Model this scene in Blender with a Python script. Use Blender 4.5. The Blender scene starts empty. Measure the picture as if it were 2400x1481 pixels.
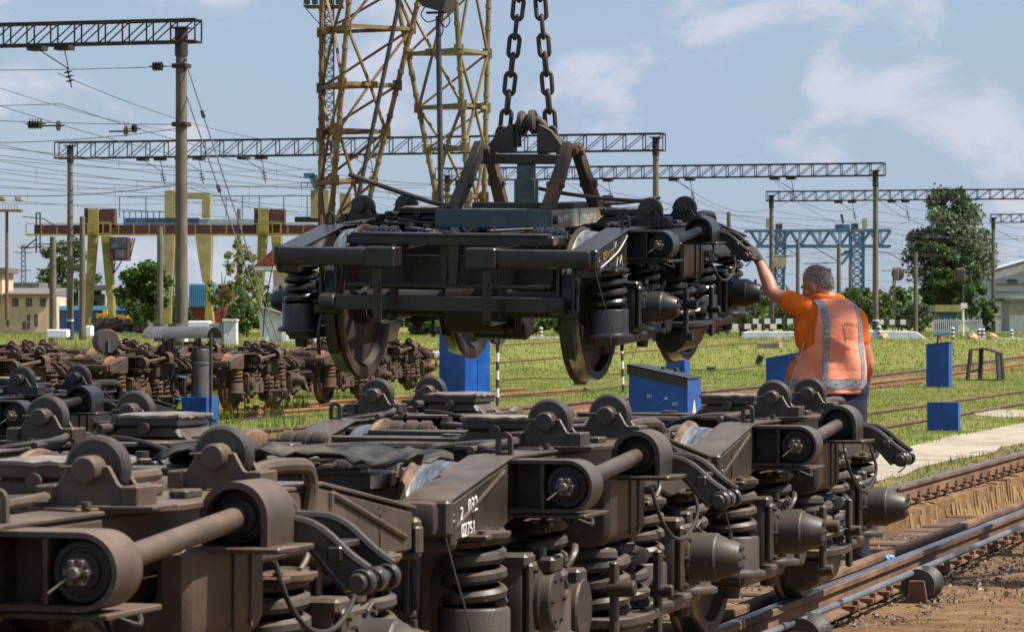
import bpy, bmesh, math, random
import numpy as np
from mathutils import Vector, Matrix
rad = math.radians
random.seed(11)
SC = bpy.context.scene
COL = SC.collection
# ------------------------------------------------------------------ camera, sky, sun
# world: X = to the right of the tracks, Y = along the tracks, Z = height above the railhead
FPX, CX, CY, CAMH = 8300.0, 1200.0, 750.0, 1.45
TH = math.atan(2350 / FPX); SN, CS = math.sin(TH), math.cos(TH)
cam = bpy.data.cameras.new("camera"); camo = bpy.data.objects.new("camera", cam); COL.objects.link(camo)
camo.location = (0, 0, CAMH); camo.rotation_euler = (rad(90), 0, TH)
cam.sensor_width = 36; cam.lens = FPX * 36 / 2400; cam.shift_y = 9.5 / 2400
cam.clip_start = 0.3; cam.clip_end = 6000
cam.dof.use_dof = True; cam.dof.focus_distance = 23; cam.dof.aperture_fstop = 18
SC.camera = camo
SC.view_settings.view_transform = 'Standard'; SC.view_settings.look = 'None'
SC.view_settings.exposure = 0.75; SC.view_settings.gamma = 1
SUN_R, SUN_B, SUN_U = 0.80, 0.16, 1.15          # towards the sun: right of the view, a little behind it, up
sx = SUN_R * CS + SUN_B * SN; sy = SUN_R * SN - SUN_B * CS
sdir = Vector((sx, sy, SUN_U)).normalized()
sun = bpy.data.lights.new("sun", 'SUN'); suno = bpy.data.objects.new("sun", sun); COL.objects.link(suno)
sun.energy = 5.0; sun.angle = rad(0.5); sun.color = (1.0, 0.94, 0.84)
suno.rotation_euler = sdir.to_track_quat('Z', 'Y').to_euler()
world = bpy.data.worlds.new("World"); SC.world = world; world.use_nodes = True
def build_sky():
    nt = world.node_tree; N, L = nt.nodes, nt.links; N.clear()
    out = N.new('ShaderNodeOutputWorld'); bg = N.new('ShaderNodeBackground'); sky = N.new('ShaderNodeTexSky')
    sky.sky_type = 'NISHITA'; sky.sun_disc = False
    sky.sun_elevation = math.asin(sdir.z); sky.sun_rotation = math.atan2(sdir.x, sdir.y)
    sky.air_density = 1.0; sky.dust_density = 0.6; sky.ozone_density = 3.0
    bg.inputs['Strength'].default_value = 0.066
    tc = N.new('ShaderNodeTexCoord'); mp = N.new('ShaderNodeMapping'); mp.inputs['Scale'].default_value = (1, 1, 1.7)
    L.new(tc.outputs['Generated'], mp.inputs['Vector'])
    n1 = N.new('ShaderNodeTexNoise'); n1.inputs['Scale'].default_value = 24; n1.inputs['Detail'].default_value = 7; n1.inputs['Roughness'].default_value = 0.52
    n1.inputs['Distortion'].default_value = 0.35
    n2 = N.new('ShaderNodeTexNoise'); n2.inputs['Scale'].default_value = 6; n2.inputs['Detail'].default_value = 4
    L.new(mp.outputs[0], n1.inputs['Vector']); L.new(mp.outputs[0], n2.inputs['Vector'])
    r1 = N.new('ShaderNodeMapRange'); r1.inputs[1].default_value = 0.51; r1.inputs[2].default_value = 0.68; r1.interpolation_type = 'SMOOTHSTEP'
    r2 = N.new('ShaderNodeMapRange'); r2.inputs[1].default_value = 0.34; r2.inputs[2].default_value = 0.66; r2.inputs[3].default_value = 0.5; r2.inputs[4].default_value = 0.9
    L.new(n1.outputs[0], r1.inputs[0]); L.new(n2.outputs[0], r2.inputs[0])
    # thin veil of cloud, then the puffs
    m1 = N.new('ShaderNodeMixRGB'); m1.inputs[2].default_value = (3.7, 4.65, 6.25, 1); L.new(r2.outputs[0], m1.inputs[0]); L.new(sky.outputs[0], m1.inputs[1])
    ml = N.new('ShaderNodeMath'); ml.operation = 'MULTIPLY'; ml.inputs[1].default_value = 0.58; L.new(r1.outputs[0], ml.inputs[0])
    m2 = N.new('ShaderNodeMixRGB'); m2.inputs[2].default_value = (7.0, 6.9, 7.6, 1); L.new(ml.outputs[0], m2.inputs[0]); L.new(m1.outputs[0], m2.inputs[1])
    L.new(m2.outputs[0], bg.inputs['Color']); L.new(bg.outputs[0], out.inputs[0])
build_sky()

# ------------------------------------------------------------------ places
def at(px, py, z):                    # a point seen at (px,py) of the 2400x1481 photograph, z metres in front of the camera
    a = (px - CX) / FPX * z
    return Vector((a * CS - z * SN, a * SN + z * CS, CAMH - (py - CY) / FPX * z))
def atx(px, z):
    p = at(px, CY, z); return p.x, p.y
def depth_of(x, y): return -x * SN + y * CS
def sm(a, b, t):
    t = min(1, max(0, (t - a) / (b - a))); return t * t * (3 - 2 * t)
def ground_h(x, y):                   # gentle lie of the land
    h = -0.2
    h -= 0.06 * sm(-15.5, -19.5, x) * (1 - sm(-30, -36, x))
    h += 0.72 * sm(85, 185, depth_of(x, y))
    return h
# ------------------------------------------------------------------ mesh helpers
def smooth_obj(me, ang=32):
    n = len(me.polygons)
    if n:
        me.polygons.foreach_set('use_smooth', [True] * n)
        try: me.set_sharp_from_angle(angle=rad(ang))
        except Exception: pass
class MB:
    def __init__(s): s.v = []; s.f = []
    def add(s, vs, fs):
        o = len(s.v); s.v += [tuple(v) for v in vs]; s.f += [tuple(i + o for i in f) for f in fs]; return s
    def addbm(s, bm, M=None):
        bm.verts.index_update(); vs = [(M @ v.co) if M else v.co.copy() for v in bm.verts]
        fs = [[v.index for v in f.verts] for f in bm.faces]; bm.free(); return s.add(vs, fs)
    def _bev(s, bm, bev, seg=1):
        if bev > 0:
            es = [e for e in bm.edges if len(e.link_faces) == 2 and e.calc_face_angle(0) > 0.6]
            bmesh.ops.bevel(bm, geom=es, offset=bev, segments=seg, affect='EDGES', profile=0.6, clamp_overlap=True)
    def box(s, c, size, bev=0.006, rot=None, seg=1):
        bm = bmesh.new(); bmesh.ops.create_cube(bm, size=1)
        bmesh.ops.scale(bm, vec=size, verts=bm.verts); s._bev(bm, min(bev, min(size) * 0.35), seg)
        M = Matrix.Translation(c) @ (rot.to_4x4() if rot is not None else Matrix.Identity(4))
        return s.addbm(bm, M)
    def prism(s, axis, pts, a0, a1, bev=0.006):
        def P(p, a): return {'x': (a, p[0], p[1]), 'y': (p[0], a, p[1]), 'z': (p[0], p[1], a)}[axis]
        bm = bmesh.new(); A = [bm.verts.new(P(p, a0)) for p in pts]; B = [bm.verts.new(P(p, a1)) for p in pts]
        n = len(pts); bm.faces.new(A); bm.faces.new(B[::-1])
        for i in range(n): bm.faces.new((A[i], B[i], B[(i + 1) % n], A[(i + 1) % n]))
        bmesh.ops.recalc_face_normals(bm, faces=bm.faces); s._bev(bm, bev); return s.addbm(bm)
    def ring(s, axis, outer, inner, a0, a1, closed=True):
        def P(p, a): return {'x': (a, p[0], p[1]), 'y': (p[0], a, p[1]), 'z': (p[0], p[1], a)}[axis]
        n = len(outer); vs = [P(p, a0) for p in outer] + [P(p, a1) for p in outer] + [P(p, a0) for p in inner] + [P(p, a1) for p in inner]
        fs = []
        for i in range(n if closed else n - 1):
            j = (i + 1) % n
            fs += [(i, j, n + j, n + i), (2 * n + i, 3 * n + i, 3 * n + j, 2 * n + j), (i, 2 * n + i, 2 * n + j, j), (n + i, n + j, 3 * n + j, 3 * n + i)]
        if not closed: fs += [(0, n, 3 * n, 2 * n), (n - 1, 3 * n - 1, 4 * n - 1, 2 * n - 1)]
        bm = bmesh.new(); V = [bm.verts.new(v) for v in vs]
        for f in fs: bm.faces.new([V[i] for i in f])
        bmesh.ops.recalc_face_normals(bm, faces=bm.faces); return s.addbm(bm)
    def lathe(s, p, d, prof, n=24):          # prof: (radius, distance along d)
        p = Vector(p); d = Vector(d).normalized(); q = d.to_track_quat('Z', 'Y'); e1 = q @ Vector((1, 0, 0)); e2 = q @ Vector((0, 1, 0))
        vs = []; fs = []; idx = []
        for r, t in prof:
            if r < 1e-6: idx.append([len(vs)]); vs.append(p + d * t)
            else:
                idx.append(list(range(len(vs), len(vs) + n)))
                for k in range(n):
                    a = 2 * math.pi * k / n; vs.append(p + d * t + (e1 * math.cos(a) + e2 * math.sin(a)) * r)
        for A, B in zip(idx, idx[1:]):
            for k in range(n):
                k2 = (k + 1) % n
                if len(A) == 1 and len(B) == 1: continue
                if len(A) == 1: fs.append((A[0], B[k2], B[k]))
                elif len(B) == 1: fs.append((A[k], A[k2], B[0]))
                else: fs.append((A[k], A[k2], B[k2], B[k]))
        return s.add(vs, fs)
    def cyl(s, p0, p1, r, r2=None, n=16, ch=0.0):
        p0 = Vector(p0); p1 = Vector(p1); L = (p1 - p0).length; r2 = r if r2 is None else r2
        if ch: pr = [(0, 0), (r - ch, 0), (r, ch), (r2, L - ch), (r2 - ch, L), (0, L)]
        else: pr = [(0, 0), (r, 0), (r2, L), (0, L)]
        return s.lathe(p0, p1 - p0, pr, n)
    def tube(s, pts, r, n=8, closed=False, sub=0):
        P = [Vector(p) for p in pts]
        if sub:
            Q = []; m = len(P)
            for i in range(m if closed else m - 1):
                a, b = P[i], P[(i + 1) % m]; a0 = P[i - 1] if (i or closed) else a; b1 = P[(i + 2) % m] if (closed or i + 2 < m) else b
                for k in range(sub):
                    t = k / sub; Q.append(0.5 * ((2 * a) + (b - a0) * t + (2 * a0 - 5 * a + 4 * b - b1) * t * t + (3 * a - a0 - 3 * b + b1) * t ** 3))
            if not closed: Q.append(P[-1])
            P = Q
        m = len(P); vs = []; fs = []; up = None
        for i in range(m):
            t = (P[(i + 1) % m] - P[i - 1]) if closed else (P[min(i + 1, m - 1)] - P[max(i - 1, 0)])
            t.normalize()
            if up is None: up = Vector((0, 0, 1)) if abs(t.z) < 0.9 else Vector((1, 0, 0))
            e1 = t.cross(up)
            if e1.length < 1e-5: e1 = t.cross(Vector((0.3, 1, 0.2)))
            e1.normalize(); e2 = e1.cross(t); up = e2
            rr = r[i] if isinstance(r, (list, tuple)) else r
            for k in range(n):
                a = 2 * math.pi * k / n; vs.append(P[i] + (e1 * math.cos(a) + e2 * math.sin(a)) * rr)
        for i in range(m if closed else m - 1):
            j = (i + 1) % m
            for k in range(n):
                k2 = (k + 1) % n; fs.append((i * n + k, i * n + k2, j * n + k2, j * n + k))
        if not closed: fs += [tuple(range(n))[::-1], tuple(range((m - 1) * n, m * n))]
        return s.add(vs, fs)
    def coil(s, x, y, z0, z1, R, r, turns, seg=18, m=7):
        n = int(turns * seg); pts = []
        for i in range(n + 1):
            t = i / n; tt = t * turns
            # dead end coils
            zz = z0 + r + (z1 - z0 - 2 * r) * min(1, max(0, (tt - 0.5) / (turns - 1.0)))
            a = 2 * math.pi * tt; pts.append((x + R * math.cos(a), y + R * math.sin(a), zz))
        return s.tube(pts, r, m)
    def bar(s, p0, p1, w, h=None, bev=0.0):   # square bar between two points
        p0 = Vector(p0); p1 = Vector(p1); d = p1 - p0; h = h or w
        q = d.to_track_quat('Y', 'Z').to_matrix()
        return s.box((p0 + p1) / 2, (w, d.length, h), bev, q)
    def mesh(s, name, ang=32):
        me = bpy.data.meshes.new(name); me.from_pydata(s.v, [], s.f); me.update(); smooth_obj(me, ang); return me
    def build(s, name, m, parent=None, loc=None, ang=32):
        o = bpy.data.objects.new(name, s.mesh(name, ang)); COL.objects.link(o); o.data.materials.append(m)
        if parent is not None: o.parent = parent
        if loc is not None: o.location = loc
        return o
def tag(o, label=None, cat=None, group=None, kind=None):
    if label: o['label'] = label
    if cat: o['category'] = cat
    if group: o['group'] = group
    if kind: o['kind'] = kind
    return o
def empty(name, loc, label, cat, group=None, rotz=0.0, rot=None):
    o = bpy.data.objects.new(name, None); COL.objects.link(o); o.location = loc
    o.rotation_euler = rot if rot else (0, 0, rotz); o.empty_display_size = 0.2
    return tag(o, label, cat, group)
def text(s, size, name, m, parent, M, extrude=0.001, xs=1.0, align='LEFT'):
    cu = bpy.data.curves.new(name, 'FONT'); cu.body = s; cu.size = size; cu.extrude = extrude; cu.align_x = align
    t = bpy.data.objects.new(name, cu); COL.objects.link(t); bpy.context.view_layer.update()
    me = bpy.data.meshes.new_from_object(t.evaluated_get(bpy.context.evaluated_depsgraph_get()))
    bpy.data.objects.remove(t); bpy.data.curves.remove(cu)
    me.transform(M @ Matrix.Diagonal((xs, 1, 1, 1))); me.materials.clear(); me.materials.append(m); me.name = name
    o = bpy.data.objects.new(name, me); COL.objects.link(o)
    if parent is not None: o.parent = parent
    return o
def face_mat(o, xd, yd):                   # text frame: origin, reading direction, up direction
    x = Vector(xd).normalized(); y = Vector(yd).normalized(); z = x.cross(y)
    return Matrix(((x.x, y.x, z.x, o[0]), (x.y, y.y, z.y, o[1]), (x.z, y.z, z.z, o[2]), (0, 0, 0, 1)))
CHILD = {}
def kids(o): return [c for c in bpy.data.objects if c.parent == o]
def copy_tree(root, loc, rot, label, mats=None, skip=(), cache={}):
    if root.name not in cache: cache[root.name] = [(c, kids(c)) for c in kids(root)]
    def dup(o, par):
        c = o.copy(); COL.objects.link(c); c.parent = par
        if mats and o.data and o.data.materials and o.data.materials[0] in mats:
            c.material_slots[0].link = 'OBJECT'; c.material_slots[0].material = mats[o.data.materials[0]]
        return c
    r = root.copy(); COL.objects.link(r); r.location = loc; r.rotation_euler = rot; r['label'] = label
    for c, g in cache[root.name]:
        if c.name.split('.')[0] in skip: continue
        cc = dup(c, r)
        for d in g:
            if d.name.split('.')[0] not in skip: dup(d, cc)
    return r
# ------------------------------------------------------------------ materials
def mat(name, c1, c2=None, scale=6.0, rough=0.6, metal=0.0, bump=0.0, bscale=60.0, dust=None, dust_amt=0.5, stretch=(1, 1, 1), detail=6, lo=0.35, hi=0.65, c3=None, coat=0.0, spec=0.5, rvar=0.15, spots=None, spot_lo=0.60, spot_hi=0.68, spot_scale=34):
    m = bpy.data.materials.new(name); m.use_nodes = True; nt = m.node_tree; N, L = nt.nodes, nt.links
    b = N['Principled BSDF']; b.inputs['Roughness'].default_value = rough; b.inputs['Metallic'].default_value = metal
    b.inputs['Specular IOR Level'].default_value = spec; b.inputs['Coat Weight'].default_value = coat
    tc = N.new('ShaderNodeTexCoord'); mp = N.new('ShaderNodeMapping'); mp.inputs['Scale'].default_value = stretch
    oi = N.new('ShaderNodeObjectInfo'); ad = N.new('ShaderNodeVectorMath'); ad.operation = 'ADD'
    L.new(tc.outputs['Object'], ad.inputs[0]); L.new(oi.outputs['Location'], ad.inputs[1]); L.new(ad.outputs[0], mp.inputs['Vector'])
    col = None
    if c2:
        n = N.new('ShaderNodeTexNoise'); n.inputs['Scale'].default_value = scale; n.inputs['Detail'].default_value = detail; n.inputs['Roughness'].default_value = 0.62
        L.new(mp.outputs[0], n.inputs['Vector'])
        cr = N.new('ShaderNodeValToRGB'); e = cr.color_ramp.elements; e[0].position = lo; e[1].position = hi
        e[0].color = (*c1, 1); e[1].color = (*c2, 1)
        if c3: k = e.new((lo + hi) / 2); k.color = (*c3, 1)
        L.new(n.outputs[0], cr.inputs[0]); col = cr.outputs[0]
        if rvar:
            mr = N.new('ShaderNodeMapRange'); mr.inputs[3].default_value = max(0.05, rough - rvar); mr.inputs[4].default_value = min(1, rough + rvar)
            L.new(n.outputs[0], mr.inputs[0]); L.new(mr.outputs[0], b.inputs['Roughness'])
    else: b.inputs['Base Color'].default_value = (*c1, 1)
    if dust:                                # settled dust on tops; sides kept darker so the colour carries shade too
        g = N.new('ShaderNodeNewGeometry'); sp = N.new('ShaderNodeSeparateXYZ'); L.new(g.outputs['Normal'], sp.inputs[0])
        n3 = N.new('ShaderNodeTexNoise'); n3.inputs['Scale'].default_value = 9; n3.inputs['Detail'].default_value = 5; L.new(mp.outputs[0], n3.inputs['Vector'])
        a1 = N.new('ShaderNodeMapRange'); a1.inputs[1].default_value = -0.1; a1.inputs[2].default_value = 0.95; a1.inputs[3].default_value = 0.07; a1.inputs[4].default_value = 1.0
        L.new(sp.outputs[2], a1.inputs[0])
        a2 = N.new('ShaderNodeMapRange'); a2.inputs[1].default_value = 0.3; a2.inputs[2].default_value = 0.7; a2.inputs[3].default_value = 0.45 * dust_amt; a2.inputs[4].default_value = 1.25 * dust_amt
        L.new(n3.outputs[0], a2.inputs[0])
        mu = N.new('ShaderNodeMath'); mu.operation = 'MULTIPLY'; mu.use_clamp = True; L.new(a1.outputs[0], mu.inputs[0]); L.new(a2.outputs[0], mu.inputs[1])
        mx = N.new('ShaderNodeMixRGB'); mx.inputs[2].default_value = (*dust, 1); L.new(mu.outputs[0], mx.inputs[0])
        if col: L.new(col, mx.inputs[1])
        else: mx.inputs[1].default_value = (*c1, 1)
        col = mx.outputs[0]
    if spots:                               # chips, drips and splashes
        n5 = N.new('ShaderNodeTexNoise'); n5.inputs['Scale'].default_value = spot_scale; n5.inputs['Detail'].default_value = 6; n5.inputs['Roughness'].default_value = .7; L.new(mp.outputs[0], n5.inputs['Vector'])
        a5 = N.new('ShaderNodeMapRange'); a5.inputs[1].default_value = spot_lo; a5.inputs[2].default_value = spot_hi; a5.inputs[4].default_value = .8; L.new(n5.outputs[0], a5.inputs[0])
        m5 = N.new('ShaderNodeMixRGB'); m5.inputs[2].default_value = (*spots, 1); L.new(a5.outputs[0], m5.inputs[0])
        if col: L.new(col, m5.inputs[1])
        else: m5.inputs[1].default_value = (*c1, 1)
        col = m5.outputs[0]
    if col: L.new(col, b.inputs['Base Color'])
    if bump:
        nb = N.new('ShaderNodeTexNoise'); nb.inputs['Scale'].default_value = bscale; nb.inputs['Detail'].default_value = 4; L.new(mp.outputs[0], nb.inputs['Vector'])
        bp = N.new('ShaderNodeBump'); bp.inputs['Strength'].default_value = bump; bp.inputs['Distance'].default_value = 0.01
        L.new(nb.outputs[0], bp.inputs['Height']); L.new(bp.outputs[0], b.inputs['Normal'])
    return m
def leaf_mat(name, a, b_, c, trans=0.25):
    m = bpy.data.materials.new(name); m.use_nodes = True; nt = m.node_tree; N, L = nt.nodes, nt.links
    out = N['Material Output']; b = N['Principled BSDF']; b.inputs['Roughness'].default_value = 0.55; b.inputs['Specular IOR Level'].default_value = 0.25
    g = N.new('ShaderNodeNewGeometry'); cr = N.new('ShaderNodeValToRGB'); e = cr.color_ramp.elements
    e[0].color = (*a, 1); e[1].color = (*c, 1); k = e.new(0.55); k.color = (*b_, 1)
    L.new(g.outputs['Random Per Island'], cr.inputs[0]); L.new(cr.outputs[0], b.inputs['Base Color'])
    t = N.new('ShaderNodeBsdfTranslucent'); L.new(cr.outputs[0], t.inputs[0]); mx = N.new('ShaderNodeMixShader'); mx.inputs[0].default_value = trans
    L.new(b.outputs[0], mx.inputs[1]); L.new(t.outputs[0], mx.inputs[2]); L.new(mx.outputs[0], out.inputs[0]); return m
DUSTC = (0.195, 0.140, 0.098)
m_steel = mat('dusty_steel', (0.007, 0.006, 0.006), (0.036, 0.028, 0.022), 3.2, 0.45, bump=0.14, bscale=130, dust=DUSTC, dust_amt=0.46, spots=(0.085, 0.062, 0.046))
m_roller = mat('roller_steel', (0.011, 0.0095, 0.009), (0.033, 0.028, 0.025), 5, 0.5, bump=0.1, bscale=130, dust=DUSTC, dust_amt=0.24, spots=(0.09, 0.07, 0.055))
m_spring = mat('spring_steel', (0.010, 0.009, 0.009), (0.044, 0.036, 0.029), 9, 0.5, bump=0.12, bscale=130, dust=DUSTC, dust_amt=0.38, spots=(0.16, 0.12, 0.09), spot_scale=50)
m_rubber = mat('rubber', (0.014, 0.013, 0.013), (0.032, 0.028, 0.026), 12, 0.75, bump=0.2)
m_bare = mat('bare_metal', (0.08, 0.07, 0.06), (0.20, 0.175, 0.15), 20, 0.45, metal=0.5)
m_disc = mat('wheel_disc', (0.045, 0.03, 0.022), (0.10, 0.065, 0.042), 5, 0.7, bump=0.2, bscale=40)
m_tread = mat('wheel_tread', (0.22, 0.21, 0.20), (0.60, 0.59, 0.58), 16, 0.36, metal=1.0, rvar=0.12, stretch=(3, .5, .5))
m_flange = mat('wheel_flange', (0.11, 0.062, 0.034), (0.26, 0.16, 0.09), 9, 0.5, metal=0.25, bump=0.1)
m_cover = mat('worn_cloth', (0.06, 0.053, 0.047), (0.24, 0.21, 0.175), 7, 0.9, bump=0.5, bscale=30)
m_white = mat('white_paint', (0.62, 0.60, 0.55), (0.80, 0.79, 0.76), 12, 0.6)
m_chalk = mat('chalk', (0.5, 0.49, 0.46))
m_yellowpaint = mat('yellow_marking', (0.32, 0.22, 0.05))
m_black = mat('black_paint', (0.0065, 0.0065, 0.008), (0.018, 0.0165, 0.0165), 5, 0.38, bump=0.1, bscale=110, dust=(0.08, 0.066, 0.054), dust_amt=0.24, spots=(0.04, 0.035, 0.03))
m_blackspring = mat('black_spring', (0.010, 0.010, 0.012), (0.026, 0.025, 0.026), 9, 0.32, bump=0.2, bscale=90)
m_rust = mat('rusty_steel', (0.015, 0.011, 0.009), (0.13, 0.050, 0.022), 2.2, 0.85, bump=0.5, bscale=50, c3=(0.038, 0.024, 0.016), lo=0.33, hi=0.72, dust=(0.16, 0.085, 0.045), dust_amt=0.42, spots=(0.02, 0.014, 0.01), spot_scale=14)
m_rustspring = mat('rusty_spring', (0.03, 0.02, 0.014), (0.15, 0.07, 0.035), 6, 0.8, bump=0.4)
m_rustwheel = mat('rusty_wheel', (0.09, 0.035, 0.016), (0.27, 0.105, 0.042), 6, 0.9, bump=0.3)
m_rust2 = mat('brown_steel', (0.018, 0.0135, 0.0105), (0.075, 0.043, 0.025), 3.2, 0.8, bump=0.4, bscale=50, dust=(0.145, 0.092, 0.055), dust_amt=0.48)
m_flangedark = mat('dark_flange', (.022, .015, .010), (.07, .042, .025), 9, .5, metal=.3, bump=.1)
m_discdark = mat('dark_disc', (.010, .0075, .0065), (.026, .018, .013), 5, .6, bump=.15)
m_brown = mat('brown_dusty_steel', (0.015, 0.0115, 0.0095), (0.078, 0.053, 0.036), 2.6, 0.52, bump=0.14, bscale=130, dust=(0.195, 0.134, 0.088), dust_amt=0.55, spots=(0.12, 0.085, 0.057))
MB_BROWN = {m_steel: m_brown}
MB_BLACK = {m_steel: m_black, m_roller: m_black, m_spring: m_blackspring, m_flange: m_flangedark, m_disc: m_discdark}
MB_RUST = {m_steel: m_rust, m_roller: m_rust, m_spring: m_rustspring, m_tread: m_rustwheel, m_flange: m_rustwheel, m_disc: m_rust, m_rubber: m_rust2, m_cover: m_rust, m_bare: m_rust}
MB_RUST2 = {m_steel: m_rust2, m_roller: m_rust2, m_spring: m_rustspring, m_tread: m_rustwheel, m_flange: m_rustwheel, m_disc: m_rust2, m_rubber: m_rust2, m_cover: m_rust2, m_bare: m_rust}
# ------------------------------------------------------------------ the rail bogie (built once, copied)
def arc(cx, cz, r, a0, a1, n): return [(cx + r * math.cos(rad(a0 + (a1 - a0) * i / n)), cz + r * math.sin(rad(a0 + (a1 - a0) * i / n))) for i in range(n + 1)]
def ribbon(center, widths):          # polygon around a centre line
    L = []; R = []
    for i, (p, w) in enumerate(zip(center, widths)):
        a = Vector(center[max(0, i - 1)]); b = Vector(center[min(len(center) - 1, i + 1)]); d = (b - a).normalized(); n = Vector((-d.y, d.x))
        L.append(tuple(Vector(p) + n * w)); R.append(tuple(Vector(p) - n * w))
    return L + R[::-1]
def wheel_profile(inner):
    # (radius, lateral offset from the tread middle, + = outwards)
    return [(0.10, -0.10), (0.13, -0.10), (0.145, -0.03), (0.40, -0.022), (0.425, -0.06), (0.47, -0.068), (0.500, -0.064), (0.507, -0.052), (0.503, -0.038), (0.486, -0.030), (0.4795, -0.015), (0.477, 0.02), (0.472, 0.062), (0.466, 0.066), (0.42, 0.060), (0.41, 0.012), (0.15, 0.006), (0.13, 0.085), (0.10, 0.085), (0.10, -0.10)]
m_arm = mat('arm_steel', (.013, .0125, .0135), (.042, .037, .034), 6, .33, bump=.1, bscale=110, dust=DUSTC, dust_amt=.22)
MB_BLACK[m_arm] = m_black; MB_RUST[m_arm] = m_rust; MB_RUST2[m_arm] = m_rust2
def build_bogie():
    root = empty('rail_bogie', (0, 0, 0), '', 'rail bogie', 'rail bogies standing in rows and hanging from the crane')
    done = set()
    for s in (1, -1):
        X = lambda a: s * a
        xr = lambda a, b: (min(s * a, s * b), max(s * a, s * b))
        # side beam
        b = MB(); prof = [(-1.88, .715), (-1.88, .845), (-1.14, .962), (1.14, .962), (2.04, .845), (2.04, .715), (1.3, .715), (1.0, .77), (-1.0, .77), (-1.3, .715)]
        b.prism('x', prof, *xr(.90, 1.045), bev=.010)
        for y in (-1.62, 1.70): b.prism('x', [(y - .004, .73), (y - .004, .85), (y + .004, .85), (y + .004, .73)], *xr(1.045, 1.049), bev=0)
        # top flange plate
        top = [(-1.9, .846), (-1.14, .964), (1.14, .964), (2.06, .846), (2.06, .858), (1.14, .976), (-1.14, .976), (-1.9, .858)]
        b.prism('x', top, *xr(.885, 1.052), bev=.003)
        sb = b.build('side_beam', m_steel, root)
        for y0, y1 in ((2.03, 2.085), (-1.915, -1.87)):
            e = MB(); e.prism('x', [(y0, .70), (y0, .80), (y1, .80), (y1, .70)], *xr(1.0, 1.07), bev=.012)
            e.box((X(.985), (y0 + y1) / 2, .755), (.16, y1 - y0, .135), .014)
            e.build('end_plate', m_steel, sb)
        r = MB(); r.tube([(X(1.048), 1.22, .90), (X(1.048), 1.22, .935), (X(1.048), 1.24, .935), (X(1.048), 1.95, .765)], .011, 8); r.build('stiffening_rib', m_steel, sb)
        r = MB(); r.tube([(X(1.048), -1.83, .762), (X(1.048), -1.24, .925)], .008, 8); r.build('stiffening_rib', m_steel, sb)
        # rod bracket: a welded box whose outer end is round
        k = MB(); zc = .872; h = .092; xo = 1.255
        out = [(X(1.045), zc + h), (X(xo), zc + h)] + [(X(p[0]), p[1]) for p in arc(xo, zc, h, 90, -90, 18)][1:-1] + [(X(xo), zc - h), (X(1.045), zc - h)]
        t = .013; inn = [(X(1.045), zc + h - t), (X(xo), zc + h - t)] + [(X(p[0]), p[1]) for p in arc(xo, zc, h - t, 90, -90, 18)][1:-1] + [(X(xo), zc - h + t), (X(1.045), zc - h + t)]
        k.ring('y', out, inn, -1.18, -1.02, closed=False)
        k.prism('y', inn if s < 0 else inn[::-1], -1.06, -1.045, bev=0)
        k.box((X(1.165), -1.11, zc), (.014, .125, 2 * (h - t)), .003)
        k.box((X(1.19), -1.0, zc - h - .012), (.26, .34, .014), .003)
        k.build('rod_bracket', m_steel, root)
        u = MB(); u.lathe((X(1.25), -1.07, zc), (0, -1, 0), [(0, 0), (.075, 0), (.075, .075), (.070, .083), (.058, .085), (.056, .078), (.046, .078), (.044, .088), (.036, .09), (0, .09)], 28)
        bu = u.build('bush', m_rubber, root)
        n = MB(); n.lathe((X(1.25), -1.155, zc), (0, -1, 0), [(0, 0), (.036, 0), (.036, .024), (.030, .028), (0, .028)], 6); n.cyl((X(1.25), -1.175, zc), (X(1.25), -1.215, zc), .015, n=12, ch=.003)
        for q in range(6): n.box((X(1.25) + .025 * math.cos(q * 1.047), -1.188, zc + .025 * math.sin(q * 1.047)), (.014, .016, .014), .002)
        n.tube([(X(1.25) - .05, -1.235, zc - .045), (X(1.25) - .004, -1.2, zc - .003), (X(1.25) + .018, -1.198, zc + .012)], .0035, 6)
        n.build('castle_nut', m_bare, bu)
        # traction rod
        r = MB(); r.cyl((X(1.25), -1.04, .874), (X(1.25), -.10, .942), .030, n=20)
        r.build('traction_rod', m_steel, root)
        # bolster end with the hood above it
        e = MB(); pr = [(X(.80), .60), (X(1.13), .60), (X(1.185), .64), (X(1.185), .875), (X(1.09), .875), (X(1.09), .735), (X(1.06), .705), (X(.80), .705)]
        e.prism('y', pr, -.30, .27, bev=.022)
        for y in (.02, .15): e.box((X(1.187), y, .745), (.010, .012, .22), .003)
        e.box((X(1.12), .235, .52), (.05, .035, .30), .008)
        be = e.build('bolster_end', m_steel, root)
        hm = MB(); zc2 = .942; R = .093; R2 = .075; xo = 1.25
        o1 = [(X(xo + R), zc2 - .075)] + [(X(p[0]), p[1]) for p in arc(xo, zc2, R, 0, 180, 22)] + [(X(xo - R), zc2 - .075)]
        i1 = [(X(xo + R2), zc2 - .075)] + [(X(p[0]), p[1]) for p in arc(xo, zc2, R2, 0, 180, 22)] + [(X(xo - R2), zc2 - .075)]
        hm.ring('y', o1, i1, -.155, .06, closed=False)
        hm.prism('y', i1 if s < 0 else i1[::-1], -.03, .05, bev=0)
        hm.box((X(1.245), -.02, zc2 - .083), (.27, .29, .018), .006)
        hm.prism('z', [(X(1.36), -.16), (X(1.40), -.10), (X(1.40), .06), (X(1.36), .12), (X(1.12), .12), (X(1.12), -.16)], zc2 - .092, zc2 - .074, bev=.004)
        hd = hm.build('rod_hood', m_steel, root)
        u = MB(); u.lathe((X(xo), -.04, zc2), (0, -1, 0), [(0, 0), (.072, 0), (.072, .055), (.067, .068), (.060, .070), (.056, .064), (.049, .064), (.046, .074), (.035, .078), (0, .08)], 28)
        u.build('hood_bush', m_rubber, hd)
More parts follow.
